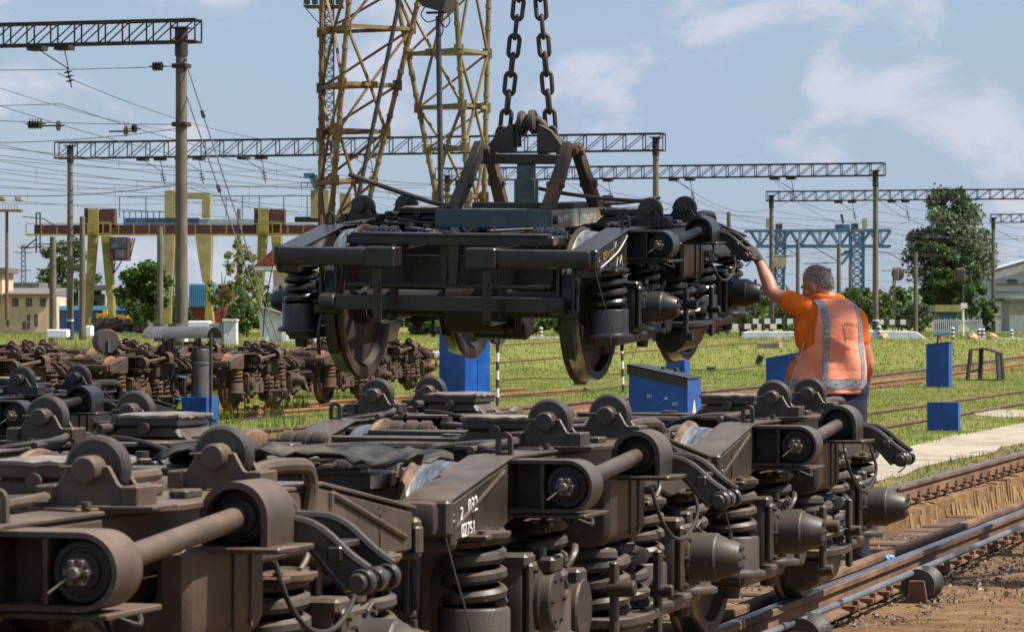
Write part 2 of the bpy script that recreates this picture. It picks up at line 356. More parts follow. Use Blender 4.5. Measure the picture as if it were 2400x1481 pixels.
        # damper arm: a fork of two curved plates reaching outwards from behind the hood
        a = MB(); up_ = [(1.20, .93), (1.305, .926), (1.37, .921), (1.425, .894), (1.49, .838), (1.545, .800)]; lo_ = [(1.485, .745), (1.437, .797), (1.393, .846), (1.342, .866), (1.20, .862)]
        tip = [(p_[0], p_[1]) for p_ in arc(1.527, .768, .037, 40, -140, 8)]
        poly = [(X(q_[0]), q_[1]) for q_ in up_ + tip + lo_]
        for y0 in (.055, .265):
            a.prism('y', poly if s < 0 else poly[::-1], y0, y0 + .02, bev=.004)
            a.tube([(X(q_[0]), y0 + .01, q_[1]) for q_ in up_], .014, 8, sub=4); a.tube([(X(q_[0]), y0 + .01, q_[1]) for q_ in lo_], .012, 8, sub=4)
            a.cyl((X(1.527), y0 - .008, .768), (X(1.527), y0 + .028, .768), .036, n=20, ch=.005)
        a.box((X(1.26), .17, .88), (.16, .2, .05), .008); a.box((X(1.43), .17, .858), (.05, .2, .02), .004); a.box((X(1.455), .07, .84), (.05, .045, .05), .01)
        ar = a.build('damper_arm', m_arm, root)
        p = MB(); p.cyl((X(1.527), .02, .768), (X(1.527), .33, .768), .019, n=16, ch=.003); p.cyl((X(1.527), .012, .768), (X(1.527), .035, .768), .025, n=16, ch=.004); p.cyl((X(1.527), .15, .768), (X(1.527), .20, .768), .033, n=16, ch=.006)
        p.tube([(X(1.527) + .02, .10, .80), (X(1.55), .12, .77), (X(1.53), .14, .725), (X(1.50), .13, .70)], .0035, 6, sub=2)
        p.build('pin', m_arm, ar)
        w = MB(); w.tube([(X(1.20), .30, .80), (X(1.23), .34, .68), (X(1.25), .47, .60), (X(1.27), .62, .60), (X(1.29), .72, .69), (X(1.26), .72, .80)], .008, 7, sub=5)
        w.build('cable', m_rubber, root)
        # rollers in their brackets
        for y in (-.45, .45):
            q = MB(); x0 = X(1.0)
            cheek = [(x0 - .094, .988), (x0 - .094, 1.028), (x0 - .055, 1.088), (x0 + .052, 1.088), (x0 + .078, 1.042), (x0 + .094, 1.032), (x0 + .094, .988)]
            q.prism('y', cheek, y - .062, y - .046, bev=.003); q.prism('y', cheek, y + .046, y + .062, bev=.003)
            for xx in (-.114, .114): q.box((x0 + xx, y - .015, 1.010), (.048, .13, .056), .004)
            q.box((x0, y, .984), (.36, .17, .010), .002)
            rb = q.build('roller_bracket', m_steel, root)
            ro = MB(); ro.lathe((x0, y - .042, 1.078), (0, 1, 0), [(0, 0), (.030, 0), (.034, .012), (.073, .014), (.082, .021), (.085, .040), (.082, .062), (.073, .070), (.034, .072), (0, .074)], 36)
            rr = ro.build('roller', m_roller, rb)
            hb = MB(); hb.cyl((x0, y - .098, 1.078), (x0, y + .09, 1.078), .035, n=24, ch=.005); hb.box((x0 - .05, y - .07, 1.083), (.05, .012, .008), .002)
            hb.build('roller_pin', m_steel, rb)
        # side bearer: pedestal, box and a worn cover
        q = MB(); q.prism('y', [(X(.55), .985), (X(.59), 1.035), (X(.83), 1.035), (X(.86), .985)], -.16, .16, bev=.012)
        q.box((X(.71), 0, 1.058), (.27, .34, .045), .006); q.box((X(.71), 0, 1.04), (.22, .28, .02), .003)
        q.prism('y', [(X(.40), .86), (X(.585), 1.03), (X(.64), 1.03), (X(.52), .86)], -.15, -.10, bev=.006); q.prism('y', [(X(.40), .86), (X(.585), 1.03), (X(.64), 1.03), (X(.52), .86)], .10, .15, bev=.006)
        q.cyl((X(.71), -.165, 1.03), (X(.71), -.195, 1.03), .022, n=12)
        pd = q.build('side_bearer', m_steel, root)
        q = MB(); nx, ny = 9, 9; rs = random.Random(5 + s); vs = []; fs = []
        for i in range(nx):
            for j in range(ny):
                edge = 1 if i in (0, nx - 1) or j in (0, ny - 1) else 0
                vs.append((X(.565 + .29 * i / (nx - 1)) + rs.uniform(-.005, .005), -.175 + .35 * j / (ny - 1) + rs.uniform(-.008, .008), 1.0845 + rs.uniform(-.001, .003) - edge * rs.uniform(0, .009)))
        for i in range(nx - 1):
            for j in range(ny - 1): fs.append((i * ny + j, (i + 1) * ny + j, (i + 1) * ny + j + 1, i * ny + j + 1))
        n0 = len(vs); vs2 = vs + [(a, b_, c - .011) for a, b_, c in vs]; fs2 = fs + [tuple(i + n0 for i in f[::-1]) for f in fs]
        rim = [i * ny for i in range(nx)] + [(nx - 1) * ny + j for j in range(1, ny)] + [i * ny + ny - 1 for i in range(nx - 2, -1, -1)] + [j for j in range(ny - 2, 0, -1)]
        for i in range(len(rim)): a_, b_ = rim[i], rim[(i + 1) % len(rim)]; fs2.append((a_, b_, b_ + n0, a_ + n0))
        q.add(vs2, fs2); q.build('bearer_cover', m_cover, pd)
        # axle boxes, springs, wheels
        for y in (-1.15, 1.15):
            a = MB(); a.box((X(1.03), y, .4785), (.20, .30, .30), .03, seg=2)
            a.box((X(1.03), y, .295), (.15, .98, .034), .008)
            a.prism('y', [(X(.95), .25), (X(.95), .30), (X(1.11), .30), (X(1.09), .25)], y - .46, y + .46, bev=.006)
            a.box((X(1.145), y, .4785), (.035, .27, .27), .012)
            for dy in (-.11, .11):
                for dz in (-.11, .11): a.cyl((X(1.16), y + dy, .4785 + dz), (X(1.178), y + dy, .4785 + dz), .013, n=6)
            a.box((X(1.10), y - .10, .62), (.10, .12, .05), .012); a.box((X(1.12), y + .09, .635), (.05, .07, .05), .01)
            ab = a.build('axle_box', m_steel, root)
            c = MB(); c.lathe((X(1.16), y, .4785), (s, 0, 0), [(0, 0), (.112, 0), (.112, .014), (.101, .02), (.100, .115), (.095, .122), (.090, .125), (.089, .132), (.062, .205), (.057, .212), (.050, .214), (0, .214)], 32)
            for q_ in range(8): c.cyl((X(1.162), y + .106 * math.cos(q_ * .785), .4785 + .106 * math.sin(q_ * .785)), (X(1.184), y + .106 * math.cos(q_ * .785), .4785 + .106 * math.sin(q_ * .785)), .010, n=6)
            for q_ in range(6): c.cyl((X(1.374), y + .042 * math.cos(q_ * 1.047), .4785 + .042 * math.sin(q_ * 1.047)), (X(1.383), y + .042 * math.cos(q_ * 1.047), .4785 + .042 * math.sin(q_ * 1.047)), .009, n=6)
            c.cyl((X(1.33), y, .55), (X(1.33), y, .575), .009, n=10); c.tube([(X(1.19), y - .02, .60), (X(1.2), y, .622), (X(1.2), y + .03, .605)], .007, 6)
            c.build('axle_box_cover', m_roller, ab)
            for dy in (-.40, .40):
                yy = y + dy
                sp = MB(); sp.coil(X(1.03), yy, .478, .748, .094, .0225, 4.6); sp.build('coil_spring', m_spring, root)
                cu = MB(); cu.lathe((X(1.03), yy, .30), (0, 0, 1), [(0, 0), (.152, 0), (.154, .012), (.150, .024), (.128, .030), (.124, .04), (.124, .172), (.119, .180), (.10, .182), (.098, .165), (0, .16)], 28)
                cu.cyl((X(1.03), yy, .30), (X(1.03), yy, .20), .05, .035, n=14)
                cu.build('spring_cup', m_steel, root)
                co = MB(); co.lathe((X(1.03), yy, .712), (0, 0, 1), [(0, 0), (.118, 0), (.122, .006), (.122, .022), (.10, .026), (0, .028)], 24)
                for ya in (-.115, .115):
                    co.box((X(1.085), yy + ya, .722), (.07, .07, .020), .005); co.cyl((X(1.09), yy + ya, .73), (X(1.09), yy + ya, .745), .015, n=6); co.cyl((X(1.09), yy + ya, .72), (X(1.09), yy + ya, .695), .010, n=8)
                co.build('spring_collar', m_steel, root)
            # wheel
            w = MB(); pr = wheel_profile(0); p0 = (X(.79), y, .4785); d = (s, 0, 0)
            w.lathe(p0, d, pr[:5] , 56); w.lathe(p0, d, pr[13:], 56)
            wh = w.build('wheel', m_disc, root)
            f = MB(); f.lathe(p0, d, pr[4:10], 56); f.lathe(p0, d, pr[12:14], 56); f.build('wheel_flange', m_flange, wh)
            tr = MB(); tr.lathe(p0, d, pr[9:13], 56); tr.build('wheel_tread', m_tread, wh)
            # brake hangers and shoes
            sg = -1 if y < 0 else 1
            for sd in (-1, 1):
                k = MB(); yy = y + sd * .50
                k.bar((X(.74), yy + sd * .03, .80), (X(.74), yy + sd * .045, .46), .022, .05, .004); k.bar((X(.84), yy + sd * .03, .80), (X(.84), yy + sd * .045, .46), .022, .05, .004)
                k.cyl((X(.70), yy + sd * .045, .45), (X(.88), yy + sd * .045, .45), .03, n=14); k.box((X(.79), yy + sd * .03, .81), (.16, .05, .05), .008)
                sh = [(y + sd * .487 * math.cos(rad(t_)), .4785 + .487 * math.sin(rad(t_))) for t_ in range(-36, 30, 6)]
                so = [(y + sd * .545 * math.cos(rad(t_)), .4785 + .545 * math.sin(rad(t_))) for t_ in range(-36, 30, 6)]
                k.prism('x', sh + so[::-1], *xr(.755, .825), bev=.004)
                k.tube([(X(.83), yy + sd * .04, .44), (X(.85), yy + sd * .07, .30), (X(.85), yy + sd * .05, .16)], .012, 7, sub=3)
                k.build('brake_hanger', m_steel, root)
        # bolster springs on their tray
        for yy in (-.155, .155):
            sp = MB(); sp.coil(X(1.10), yy, .345, .598, .105, .025, 3.9, seg=20); sp.build('bolster_spring', m_spring, root)
            sp = MB(); sp.coil(X(1.10), yy, .345, .60, .058, .016, 5.2, seg=16); sp.build('inner_spring', m_spring, root)
        q = MB(); q.prism('z', [(X(.92), -.33), (X(1.20), -.33), (X(1.25), -.24), (X(1.27), 0), (X(1.25), .24), (X(1.20), .33), (X(.92), .33)], .305, .343, bev=.006)
        q.prism('y', [(X(.95), .305), (X(1.21), .305), (X(1.18), .18), (X(1.10), .13), (X(1.0), .15)], -.25, .25, bev=.02)
        tr = q.build('spring_tray', m_steel, root)
        q = MB(); q.bar((X(1.22), .33, .56), (X(1.22), .33, .22), .03, .05, .008); q.cyl((X(1.19), .33, .40), (X(1.28), .33, .40), .026, n=14, ch=.004); q.build('swing_link', m_steel, root)
        q = MB(); q.bar((X(1.22), -.36, .56), (X(1.22), -.36, .22), .03, .05, .008)
        q.cyl((X(1.20), -.36, .46), (X(1.30), -.36, .46), .032, n=14, ch=.004); q.cyl((X(1.19), -.36, .25), (X(1.27), -.36, .25), .028, n=14, ch=.004)
        q.tube([(X(1.28), -.36, .46), (X(1.31), -.33, .45), (X(1.32), -.27, .445)], .004, 6)
        q.build('swing_link', m_steel, root)
        # hydraulic damper beside the tray
        q = MB(); q.box((X(1.13), -.60, .50), (.07, .12, .10), .012); q.cyl((X(1.12), -.60, .40), (X(1.17), -.60, .40), .115, n=24, ch=.008); q.cyl((X(1.09), -.47, .30), (X(1.09), -.47, .48), .034, n=14, ch=.006); q.box((X(1.1), -.47, .36), (.08, .07, .16), .008)
        q.tube([(X(1.1), -.60, .55), (X(1.12), -.56, .60), (X(1.1), -.48, .62), (X(1.08), -.46, .56)], .014, 7, sub=3)
        q.build('damper', m_steel, root)
        # end beam: a stout tube inside each corner, ending in a box
        q = MB(); q.box((X(.70), -1.955, .80), (.66, .10, .115), .03, seg=2); q.box((X(.33), -1.955, .80), (.20, .15, .130), .010)
        q.box((X(1.02), -1.93, .80), (.09, .06, .12), .01)
        q.build('end_beam', m_steel, root)
        # strap hanging under the end beam, carrying the brake beam
        q = MB(); q.tube([(X(.36), -1.97, .73), (X(.36), -1.97, .46), (X(.36), -1.955, .41), (X(.36), -1.90, .39), (X(.36), -1.72, .39), (X(.36), -1.67, .42), (X(.36), -1.66, .70)], .012, 6, sub=2)
        q.box((X(.36), -1.975, .57), (.058, .014, .33), .004); q.box((X(.36), -1.655, .57), (.058, .014, .33), .004); q.box((X(.36), -1.81, .392), (.058, .30, .014), .004)
        for zz in (.60, .64): q.cyl((X(.36), -1.982, zz), (X(.36), -1.994, zz), .014, n=8)
        q.build('safety_strap', m_steel, root)
        # slack adjusters and brake gear on top near the wheels
        for sd in (-1, 1):
            q = MB(); y0 = sd * 1.28; x0 = X(.56)
            q.lathe((x0 - .10, y0, .93), (1, 0, 0), [(0, 0), (.035, 0), (.05, .01), (.05, .05), (.040, .055), (.040, .075), (.052, .08), (.052, .12), (.042, .125), (.042, .145), (.05, .15), (.05, .19), (.03, .2), (0, .2)], 18)
            q.tube([(x0 - .12, y0, .93), (x0 - .34, y0 + .05, .925)], .018, 8); q.bar((x0 + .12, y0 - .06, .93), (x0 + .12, y0 + .08, .86), .03, .06, .006)
            q.box((x0 - .02, y0 + .10, .90), (.12, .10, .10), .01)
            q.build('brake_gear', m_steel, root)
        q = MB(); q.tube([(X(1.02), .52, 1.0), (X(1.05), .62, 1.035), (X(1.07), .86, 1.035), (X(1.07), .95, 1.02), (X(1.07), .98, .97), (X(1.06), .98, .90)], .022, 9, sub=4)
        q.tube([(X(.86), -.28, 1.03), (X(.86), .30, 1.03)], .018, 8); q.tube([(X(.84), -.95, .985), (X(.87), -.62, 1.0), (X(.90), -.5, 1.01)], .015, 8, sub=2)
        q.tube([(X(1.0), .62, .985), (X(1.06), .80, .95), (X(1.1), .86, .80), (X(1.1), .80, .74)], .009, 7, sub=4)
        q.build('brake_pipe', m_steel, root)
        q = MB(); o_ = [(X(.975), .972)] + [(X(1.005 + .030 * math.cos(rad(a_))), 1.028 + .030 * math.sin(rad(a_))) for a_ in range(180, -1, -20)] + [(X(1.035), .972)]
        i_ = [(X(.99), .985)] + [(X(1.005 + .014 * math.cos(rad(a_))), 1.028 + .014 * math.sin(rad(a_))) for a_ in range(180, -1, -20)] + [(X(1.02), .985)]
        q.ring('y', o_, i_, -1.095, -1.075)
        q.build('pipe_lug', m_steel, root)
        if s < 0:
            for o_ in kids(root):
                if o_.name.split('.')[0] in ('rod_bracket', 'traction_rod', 'rod_hood', 'damper_arm', 'cable', 'bush', 'bolster_end', 'damper', 'swing_link') and o_.name not in done:
                    for e_ in [o_] + kids(o_): e_.data.transform(Matrix.Diagonal((1, -1, 1, 1))); e_.data.flip_normals()
        done |= {o_.name for o_ in kids(root)}
    # small fittings: bolt rows, hoses, tie wire
    for s in (1, -1):
        X = lambda a: s * a
        for yy in (-.57, -.33, .33, .57):
            for xx in (.84, 1.16 - abs(yy) * .25): q = MB(); q.cyl((X(xx), yy, .983), (X(xx), yy, 1.0), .014, n=6); q.build('bolt', m_steel, root)
        q = MB(); q.box((X(.93), 0, 1.0), (.06, .20, .03), .006); q.build('stop_block', m_steel, root)
        q = MB(); q.box((X(1.06), .0, .995), (.05, .12, .022), .004); q.build('stop_block', m_steel, root)
        q = MB(); q.tube([(X(.80), -.30, .995), (X(.66), -.42, .99), (X(.52), -.46, .96), (X(.40), -.40, .89)], .011, 7, sub=4); q.build('hose', m_rubber, root)
        q = MB(); q.tube([(X(.98), -.98, .975), (X(.86), -.90, .995), (X(.84), -.70, 1.0), (X(.90), -.55, 1.0)], .011, 7, sub=4); q.build('hose', m_rubber, root)
        q = MB(); q.tube([(X(1.16), -.95, .775), (X(1.22), -.90, .70), (X(1.18), -.84, .745), (X(1.25), -.80, .72), (X(1.2), -.72, .76), (X(1.12), -.70, .70)], .007, 6, sub=4); q.build('hose', m_rubber, root)
        q = MB(); q.tube([(X(1.05), 1.55, .74), (X(1.10), 1.56, .60), (X(1.13), 1.50, .45), (X(1.11), 1.42, .36)], .005, 6, sub=4); q.build('tie_wire', m_rubber, root)
        q = MB(); q.tube([(X(1.06), -1.98, .74), (X(1.09), -1.97, .62), (X(1.13), -1.94, .45), (X(1.15), -1.92, .28)], .0035, 6, sub=4); q.build('tie_wire', m_rubber, root)
        q = MB(); q.cyl((X(.36), -.95, .905), (X(.36), -.70, .91), .045, n=18, ch=.006); q.cyl((X(.36), -1.05, .90), (X(.36), -.64, .91), .018, n=10); q.box((X(.36), -1.06, .89), (.10, .03, .10), .006); q.build('slack_adjuster', m_roller, root)
        q = MB(); q.bar((X(.20), -1.45, .955), (X(.42), -1.22, .965), .05, .02, .004); q.cyl((X(.22), -1.43, .94), (X(.22), -1.43, .99), .024, n=12); q.cyl((X(.40), -1.24, .945), (X(.40), -1.24, .995), .024, n=12); q.build('brake_lever', m_steel, root)
    # pieces across the bogie
    b = MB(); zt = .978
    for q_ in (1, -1): b.prism('z', [(q_ * x_, y_) for x_, y_ in ((.52, -.40), (1.0, -.60), (1.17, -.30), (1.17, .30), (1.0, .60), (.52, .40))], .966, .984, bev=.003)
    b.prism('y', [(-1.02, .72), (-.6, .60), (.6, .60), (1.02, .72), (1.02, .964), (.52, .964), (.44, .86), (-.44, .86), (-.52, .964), (-1.02, .964)], -.20, .20, bev=.01)
    bo = b.build('bolster', m_steel, root)
    b = MB(); b.lathe((0, 0, .861), (0, 0, 1), [(.0, 0), (.24, 0), (.24, .014), (.20, .016), (.195, .006), (.06, .006), (.055, .022), (0, .022)], 32); b.build('centre_plate', m_steel, bo)
    for y in (-.62, .62):
        b = MB(); b.box((0, y, .78), (1.82, .16, .20), .012); b.build('cross_beam', m_steel, root)
    for sd in (-1, 1):
        b = MB(); y0 = sd * 1.62
        b.prism('z', [(-.66, y0 - .03), (-.30, y0 - .14), (.30, y0 - .14), (.66, y0 - .03), (.66, y0 + .05), (.30, y0 + .10), (-.30, y0 + .10), (-.66, y0 + .05)], .925, .945, bev=.003)
        b.prism('z', [(-.66, y0 - .028), (-.30, y0 - .135), (.30, y0 - .135), (.66, y0 - .028), (.66, y0 + .02), (.30, y0 - .08), (-.30, y0 - .08), (-.66, y0 + .02)], .872, .925, bev=.003)
        b.box((-.62, y0 - sd * .25, .90), (.14, .55, .06), .008); b.box((.62, y0 - sd * .25, .90), (.14, .55, .06), .008)
        b.lathe((0.0, y0 - .02, .945), (0, 0, 1), [(.02, 0), (.045, 0), (.045, .012), (.03, .014), (.02, .004)], 20)
        eb = b.build('inner_beam', m_steel, root)
        b = MB(); b.prism('y', [(-.05, .60), (-.065, .88), (.0, .88), (-.02, .60)], y0 - .02, y0 + .0, bev=.003); b.prism('y', [(.03, .62), (.02, .88), (.10, .88), (.08, .62)], y0 - .11, y0 - .09, bev=.003)
        b.build('gusset', m_steel, eb)
        b = MB(); yb = sd * 1.80
        b.box((0, yb, .505), (1.46, .012, .085), .003); b.box((0, yb + .04, .545), (1.46, .09, .012), .003); b.box((0, yb + .04, .465), (1.46, .09, .012), .003)
        b.cyl((-.81, yb + .02, .505), (-.71, yb + .02, .505), .055, n=16, ch=.006); b.cyl((.71, yb + .02, .505), (.81, yb + .02, .505), .055, n=16, ch=.006)
        b.build('brake_beam', m_steel, root)
        b = MB(); b.prism('z', [(-.66, sd * 1.5), (.66, sd * 1.5), (.66, sd * 1.72), (-.66, sd * 1.72)], .60, .62, bev=.003); b.box((0, sd * 1.5, .70), (1.3, .02, .2), .003)
        b.build('brake_shield', m_steel, root)
    for y in (-1.15, 1.15):
        b = MB(); b.cyl((-1.1, y, .4785), (1.1, y, .4785), .085, n=24); b.cyl((-.15, y, .4785), (.22, y, .4785), .19, n=24, ch=.02); b.build('axle', m_disc, root)
    b = MB(); b.box((.12, -1.02, .40), (.30, .26, .22), .03); b.cyl((-.05, -.95, .36), (.32, -.95, .36), .12, n=20, ch=.015); b.build('gear_case', m_steel, root)
    b = MB()
    for x in (-.30, .28): b.tube([(x, -1.6, .86), (x * 1.1, -.6, .89), (x, .6, .89), (x * .8, 1.6, .87)], .022, 8, sub=3)
    b.tube([(-.55, 1.0, .90), (-.15, 1.08, .92), (.35, 1.02, .92), (.72, .86, .94), (.86, .62, .975)], .024, 9, sub=4)
    b.build('brake_rod', m_steel, root)
    b = MB(); b.lathe((-.30, .92, .84), (1, 0, 0), [(0, 0), (.07, 0), (.085, .012), (.085, .22), (.07, .235), (.05, .24), (.04, .34), (0, .345)], 24); b.box((-.15, .92, .76), (.28, .1, .05), .008); b.build('brake_cylinder', m_steel, root)
    return root
bogie = build_bogie()
TRK = -4.42
bogie.location = (TRK, 13.05, 0)
bogie['label'] = 'middle dusty brown bogie in the front row, white numbers 032 and 02751 on its beam'
B0 = (0, 0, 0)
bA = copy_tree(bogie, (TRK, 8.72, 0), B0, 'nearest dusty brown bogie, cut by the lower left corner, big castle nut in front', MB_BROWN)
bC = copy_tree(bogie, (TRK, 17.15, 0), B0, 'farthest dusty brown bogie of the front row, with the worker standing behind it')
bE = copy_tree(bogie, (-9.98, 20.93, 0), B0, 'black bogie on the second track at far left, behind the brown front row', MB_BLACK)
RD = (0.046, 0.019, -0.025)
bD = copy_tree(bogie, (-6.463, 23.134, 1.131), RD, 'black bogie hanging in mid air from the crane chains', MB_BLACK)
sbB = [c for c in kids(bogie) if c.name.startswith('side_beam')][0]
text('032', .072, 'painted_number', m_white, sbB, face_mat((1.0495, -1.685, .80), (0, 1, .10), (0, 0, 1)), xs=1.05)
text('2', .062, 'painted_number', m_white, sbB, face_mat((1.0495, -1.775, .785), (0, 1, .10), (0, 0, 1)), xs=1.1)
text('02751', .066, 'painted_number', m_white, sbB, face_mat((1.0495, -1.765, .727), (0, 1, .03), (0, 0, 1)), xs=1.0)
sbD = [c for c in kids(bD) if c.name.startswith('side_beam')]
sbD = [c for c in sbD if c.data == sbB.data][0]
text('051115', .07, 'painted_number', m_yellowpaint, sbD, face_mat((1.0495, -1.76, .79), (0, 1, .10), (0, 0, 1)), xs=1.2)
ck = MB(); ck.tube([(1.048, -1.83, .742), (1.048, -1.6, .79), (1.048, -1.38, .845), (1.048, -1.2, .93)], .0045, 6, sub=3)
ck.tube([(1.048, -1.52, .90), (1.048, -1.49, .85), (1.048, -1.46, .90)], .003, 5); ck.tube([(1.048, -1.45, .74), (1.048, -1.42, .80), (1.048, -1.37, .76), (1.048, -1.33, .81), (1.048, -1.3, .74)], .003, 5)
ck.build('chalk_mark', m_chalk, sbD)
# two axle boxes carry a flat inspection cover instead of the gear cone
fm = MB(); fm.lathe((1.16, -1.15, .4785), (1, 0, 0), [(0, 0), (.125, 0), (.125, .016), (.112, .022), (.108, .05), (.10, .056), (0, .058)], 32)
for q_ in range(6): fm.cyl((1.216, -1.15 + .08 * math.cos(q_ * 1.047), .4785 + .08 * math.sin(q_ * 1.047)), (1.226, -1.15 + .08 * math.cos(q_ * 1.047), .4785 + .08 * math.sin(q_ * 1.047)), .01, n=6)
fm.box((1.19, -1.15, .60), (.06, .13, .06), .012)
fm = fm.mesh('axle_box_cover'); fm.materials.append(m_roller)
for bb in (bogie, bA):
    for c in kids(bb):
        if c.name.startswith('axle_box') and c.name.split('.')[0] == 'axle_box':
            for d_ in kids(c):
                v = d_.data.vertices[5].co
                if v.x > 0 and v.y < 0: d_.data = fm
# rusty bogies dumped on the siding further back
RB = [(48.2, -22.05, 1), (53.3, -22.1, 0), (58.4, -22.05, 2), (64.2, -22.3, 1), (44.0, -22.1, 0),
      (52.5, -28.2, 0), (57.4, -28.1, 1), (62.2, -28.3, 0), (67.2, -28.2, 2), (72.0, -28.3, 0), (74.5, -24.6, 0)]
RL = ['rusty bogie with a bright orange wheel, just behind the round signal back at left',
      'rusty bogie half hidden by the grey cylinder under the curved canopy',
      'brown rusty bogie in weeds between the canopy and the hanging bogie, springs in full view',
      'rusty bogie standing partly behind the left wheel of the hanging bogie',
      'rusty bogie at the left edge of the photograph, front line of the scrap rows',
      'rusty bogie of the back scrap row nearest the left edge', 'rusty bogie of the back scrap row seen above the canopy posts',
      'rusty bogie of the back scrap row beside the white metal cabinet', 'brown bogie of the back scrap row left of the hanging bogie',
      'rusty bogie of the back scrap row hidden by the hanging bogie wheel', 'rusty bogie end showing right of the hanging bogie left wheel']
for (y, x, k), l in zip(RB, RL):
    copy_tree(bogie, (x, y, -0.10), (0, 0, random.uniform(-.02, .02)), l, (MB_RUST, MB_RUST, MB_RUST2)[k], skip=('bolt', 'stop_block', 'tie_wire', 'painted_number', 'castle_nut', 'pin', 'cable', 'gusset'))
# ------------------------------------------------------------------ ground, rails, sleepers, grass
def ground_mat():
    m = bpy.data.materials.new('ground_soil'); m.use_nodes = True; nt = m.node_tree; N, L = nt.nodes, nt.links; b = N['Principled BSDF']
    b.inputs['Roughness'].default_value = 0.95; b.inputs['Specular IOR Level'].default_value = 0.1
    tc = N.new('ShaderNodeTexCoord')
    def noise(sc, det=6, ro=0.6):
        n = N.new('ShaderNodeTexNoise'); n.inputs['Scale'].default_value = sc; n.inputs['Detail'].default_value = det; n.inputs['Roughness'].default_value = ro; L.new(tc.outputs['Object'], n.inputs['Vector']); return n
    def ramp(src, cols):
        r = N.new('ShaderNodeValToRGB'); e = r.color_ramp.elements
        e[0].position, e[0].color = cols[0][0], (*cols[0][1], 1); e[1].position, e[1].color = cols[-1][0], (*cols[-1][1], 1)
        for p, c in cols[1:-1]: k = e.new(p); k.color = (*c, 1)
        L.new(src, r.inputs[0]); return r
    g = ramp(noise(0.8, 8, 0.7).outputs[0], [(.32, (.075, .112, .016)), (.45, (.135, .165, .030)), (.57, (.225, .205, .068)), (.7, (.30, .235, .115))])
    d = ramp(noise(3.2, 9, 0.72).outputs[0], [(.3, (.075, .043, .022)), (.43, (.18, .103, .050)), (.58, (.27, .165, .085)), (.72, (.36, .25, .15))])
    sp = N.new('ShaderNodeSeparateXYZ'); L.new(tc.outputs['Object'], sp.inputs[0])
    n4 = noise(1.1, 5); ad = N.new('ShaderNodeMath'); ad.operation = 'MULTIPLY_ADD'; ad.inputs[1].default_value = 2.2
    L.new(n4.outputs[0], ad.inputs[0]); L.new(sp.outputs[0], ad.inputs[2])
    mr = N.new('ShaderNodeMapRange'); mr.inputs[1].default_value = -5.4; mr.inputs[2].default_value = -4.4; L.new(ad.outputs[0], mr.inputs[0])
    mx = N.new('ShaderNodeMixRGB'); L.new(mr.outputs[0], mx.inputs[0]); L.new(g.outputs[0], mx.inputs[1]); L.new(d.outputs[0], mx.inputs[2]); L.new(mx.outputs[0], b.inputs['Base Color'])
    nb = noise(22, 8, 0.7); bp = N.new('ShaderNodeBump'); bp.inputs['Strength'].default_value = 0.9; bp.inputs['Distance'].default_value = 0.05; L.new(nb.outputs[0], bp.inputs['Height']); L.new(bp.outputs[0], b.inputs['Normal'])
    return m
def make_ground():
    xs = [-900, -600, -400, -300, -220, -160, -120, -100, -80, -66, -54, -46, -40, -36, -32, -30, -26, -22, -19.5, -17.5, -15.5, -12, -9, -7, -6, -5.5, -5.02, -5.0, -3.94, -3.92, -3.4, -3, -2.5, -2, -1.5, -1, 0, 2, 5, 10, 20, 40, 70, 110, 180, 300, 500]
    ys = [-30, -10, 0, 5, 10] + [12 + .8 * i for i in range(18)] + [26.4, 26.42, 28, 30, 33, 36, 40, 45, 50, 56, 62, 68, 74, 80, 86, 92, 98, 104, 110, 118, 126, 134, 142, 150, 160, 170, 180, 190, 200, 220, 250, 300, 400, 600, 900, 1500, 2500]
    rs = random.Random(3); vs = []; fs = []
    for y in ys:
        for x in xs:
            z = ground_h(x, y)
            if -5.01 < x < -3.93 and 26.41 < y < 120: z = -.45
            elif x > -3.5 and y < 40: z += rs.uniform(-.035, .03)
            vs.append((x, y, z))
    n = len(xs)
    for j in range(len(ys) - 1):
        for i in range(n - 1): fs.append((j * n + i, j * n + i + 1, (j + 1) * n + i + 1, (j + 1) * n + i))
    tag(MB().add(vs, fs).build('ground', ground_mat(), ang=60), kind='structure')
make_ground()
m_path = mat('old_concrete', (.24, .20, .14), (.42, .36, .27), 1.6, .9, bump=.5, bscale=14, detail=10, spots=(.12, .10, .06), spot_scale=5, spot_lo=.56, spot_hi=.66)
def make_path():
    rs = random.Random(8); L_ = []; R_ = []; ys = [24 + 2.2 * i for i in range(50)]
    for y in ys:
        z = ground_h(-7, y) + .006
        L_.append((-7.55 + rs.uniform(-.18, .18), y, z)); R_.append((-6.32 + rs.uniform(-.14, .14), y, z))
    n = len(ys); fs = [(i, n + i, n + i + 1, i + 1) for i in range(n - 1)]
    tag(MB().add(L_ + R_, fs).build('path', m_path), kind='structure')
    pts = [at(px, py, 1.65 * FPX / (py - 750)) for px, py in ((2270, 964), (2330, 959), (2420, 962), (2440, 976), (2350, 978), (2290, 974))]
    tag(MB().add([(p.x, p.y, p.z + .008) for p in pts], [tuple(range(6))[::-1]]).build('path', m_path), kind='structure')
make_path()
m_railside = mat('rail_side', (.085, .045, .026), (.21, .115, .06), 7, .8, bump=.4, stretch=(1, .25, 1), c3=(.14, .075, .04))
m_railtop = mat('rail_top', (.16, .15, .15), (.34, .34, .36), 5, .36, metal=.9, stretch=(1, .1, 1))
m_railrust = mat('rail_rust', (.17, .072, .03), (.30, .15, .07), 4, .85, bump=.3, stretch=(1, .2, 1))
RAILP = [(-.065, 0), (.065, 0), (.065, .012), (.012, .030), (.009, .125), (.034, .142), (.036, .170), (.030, .178), (-.030, .178), (-.036, .170), (-.034, .142), (-.009, .125), (-.012, .030), (-.065, .012)]
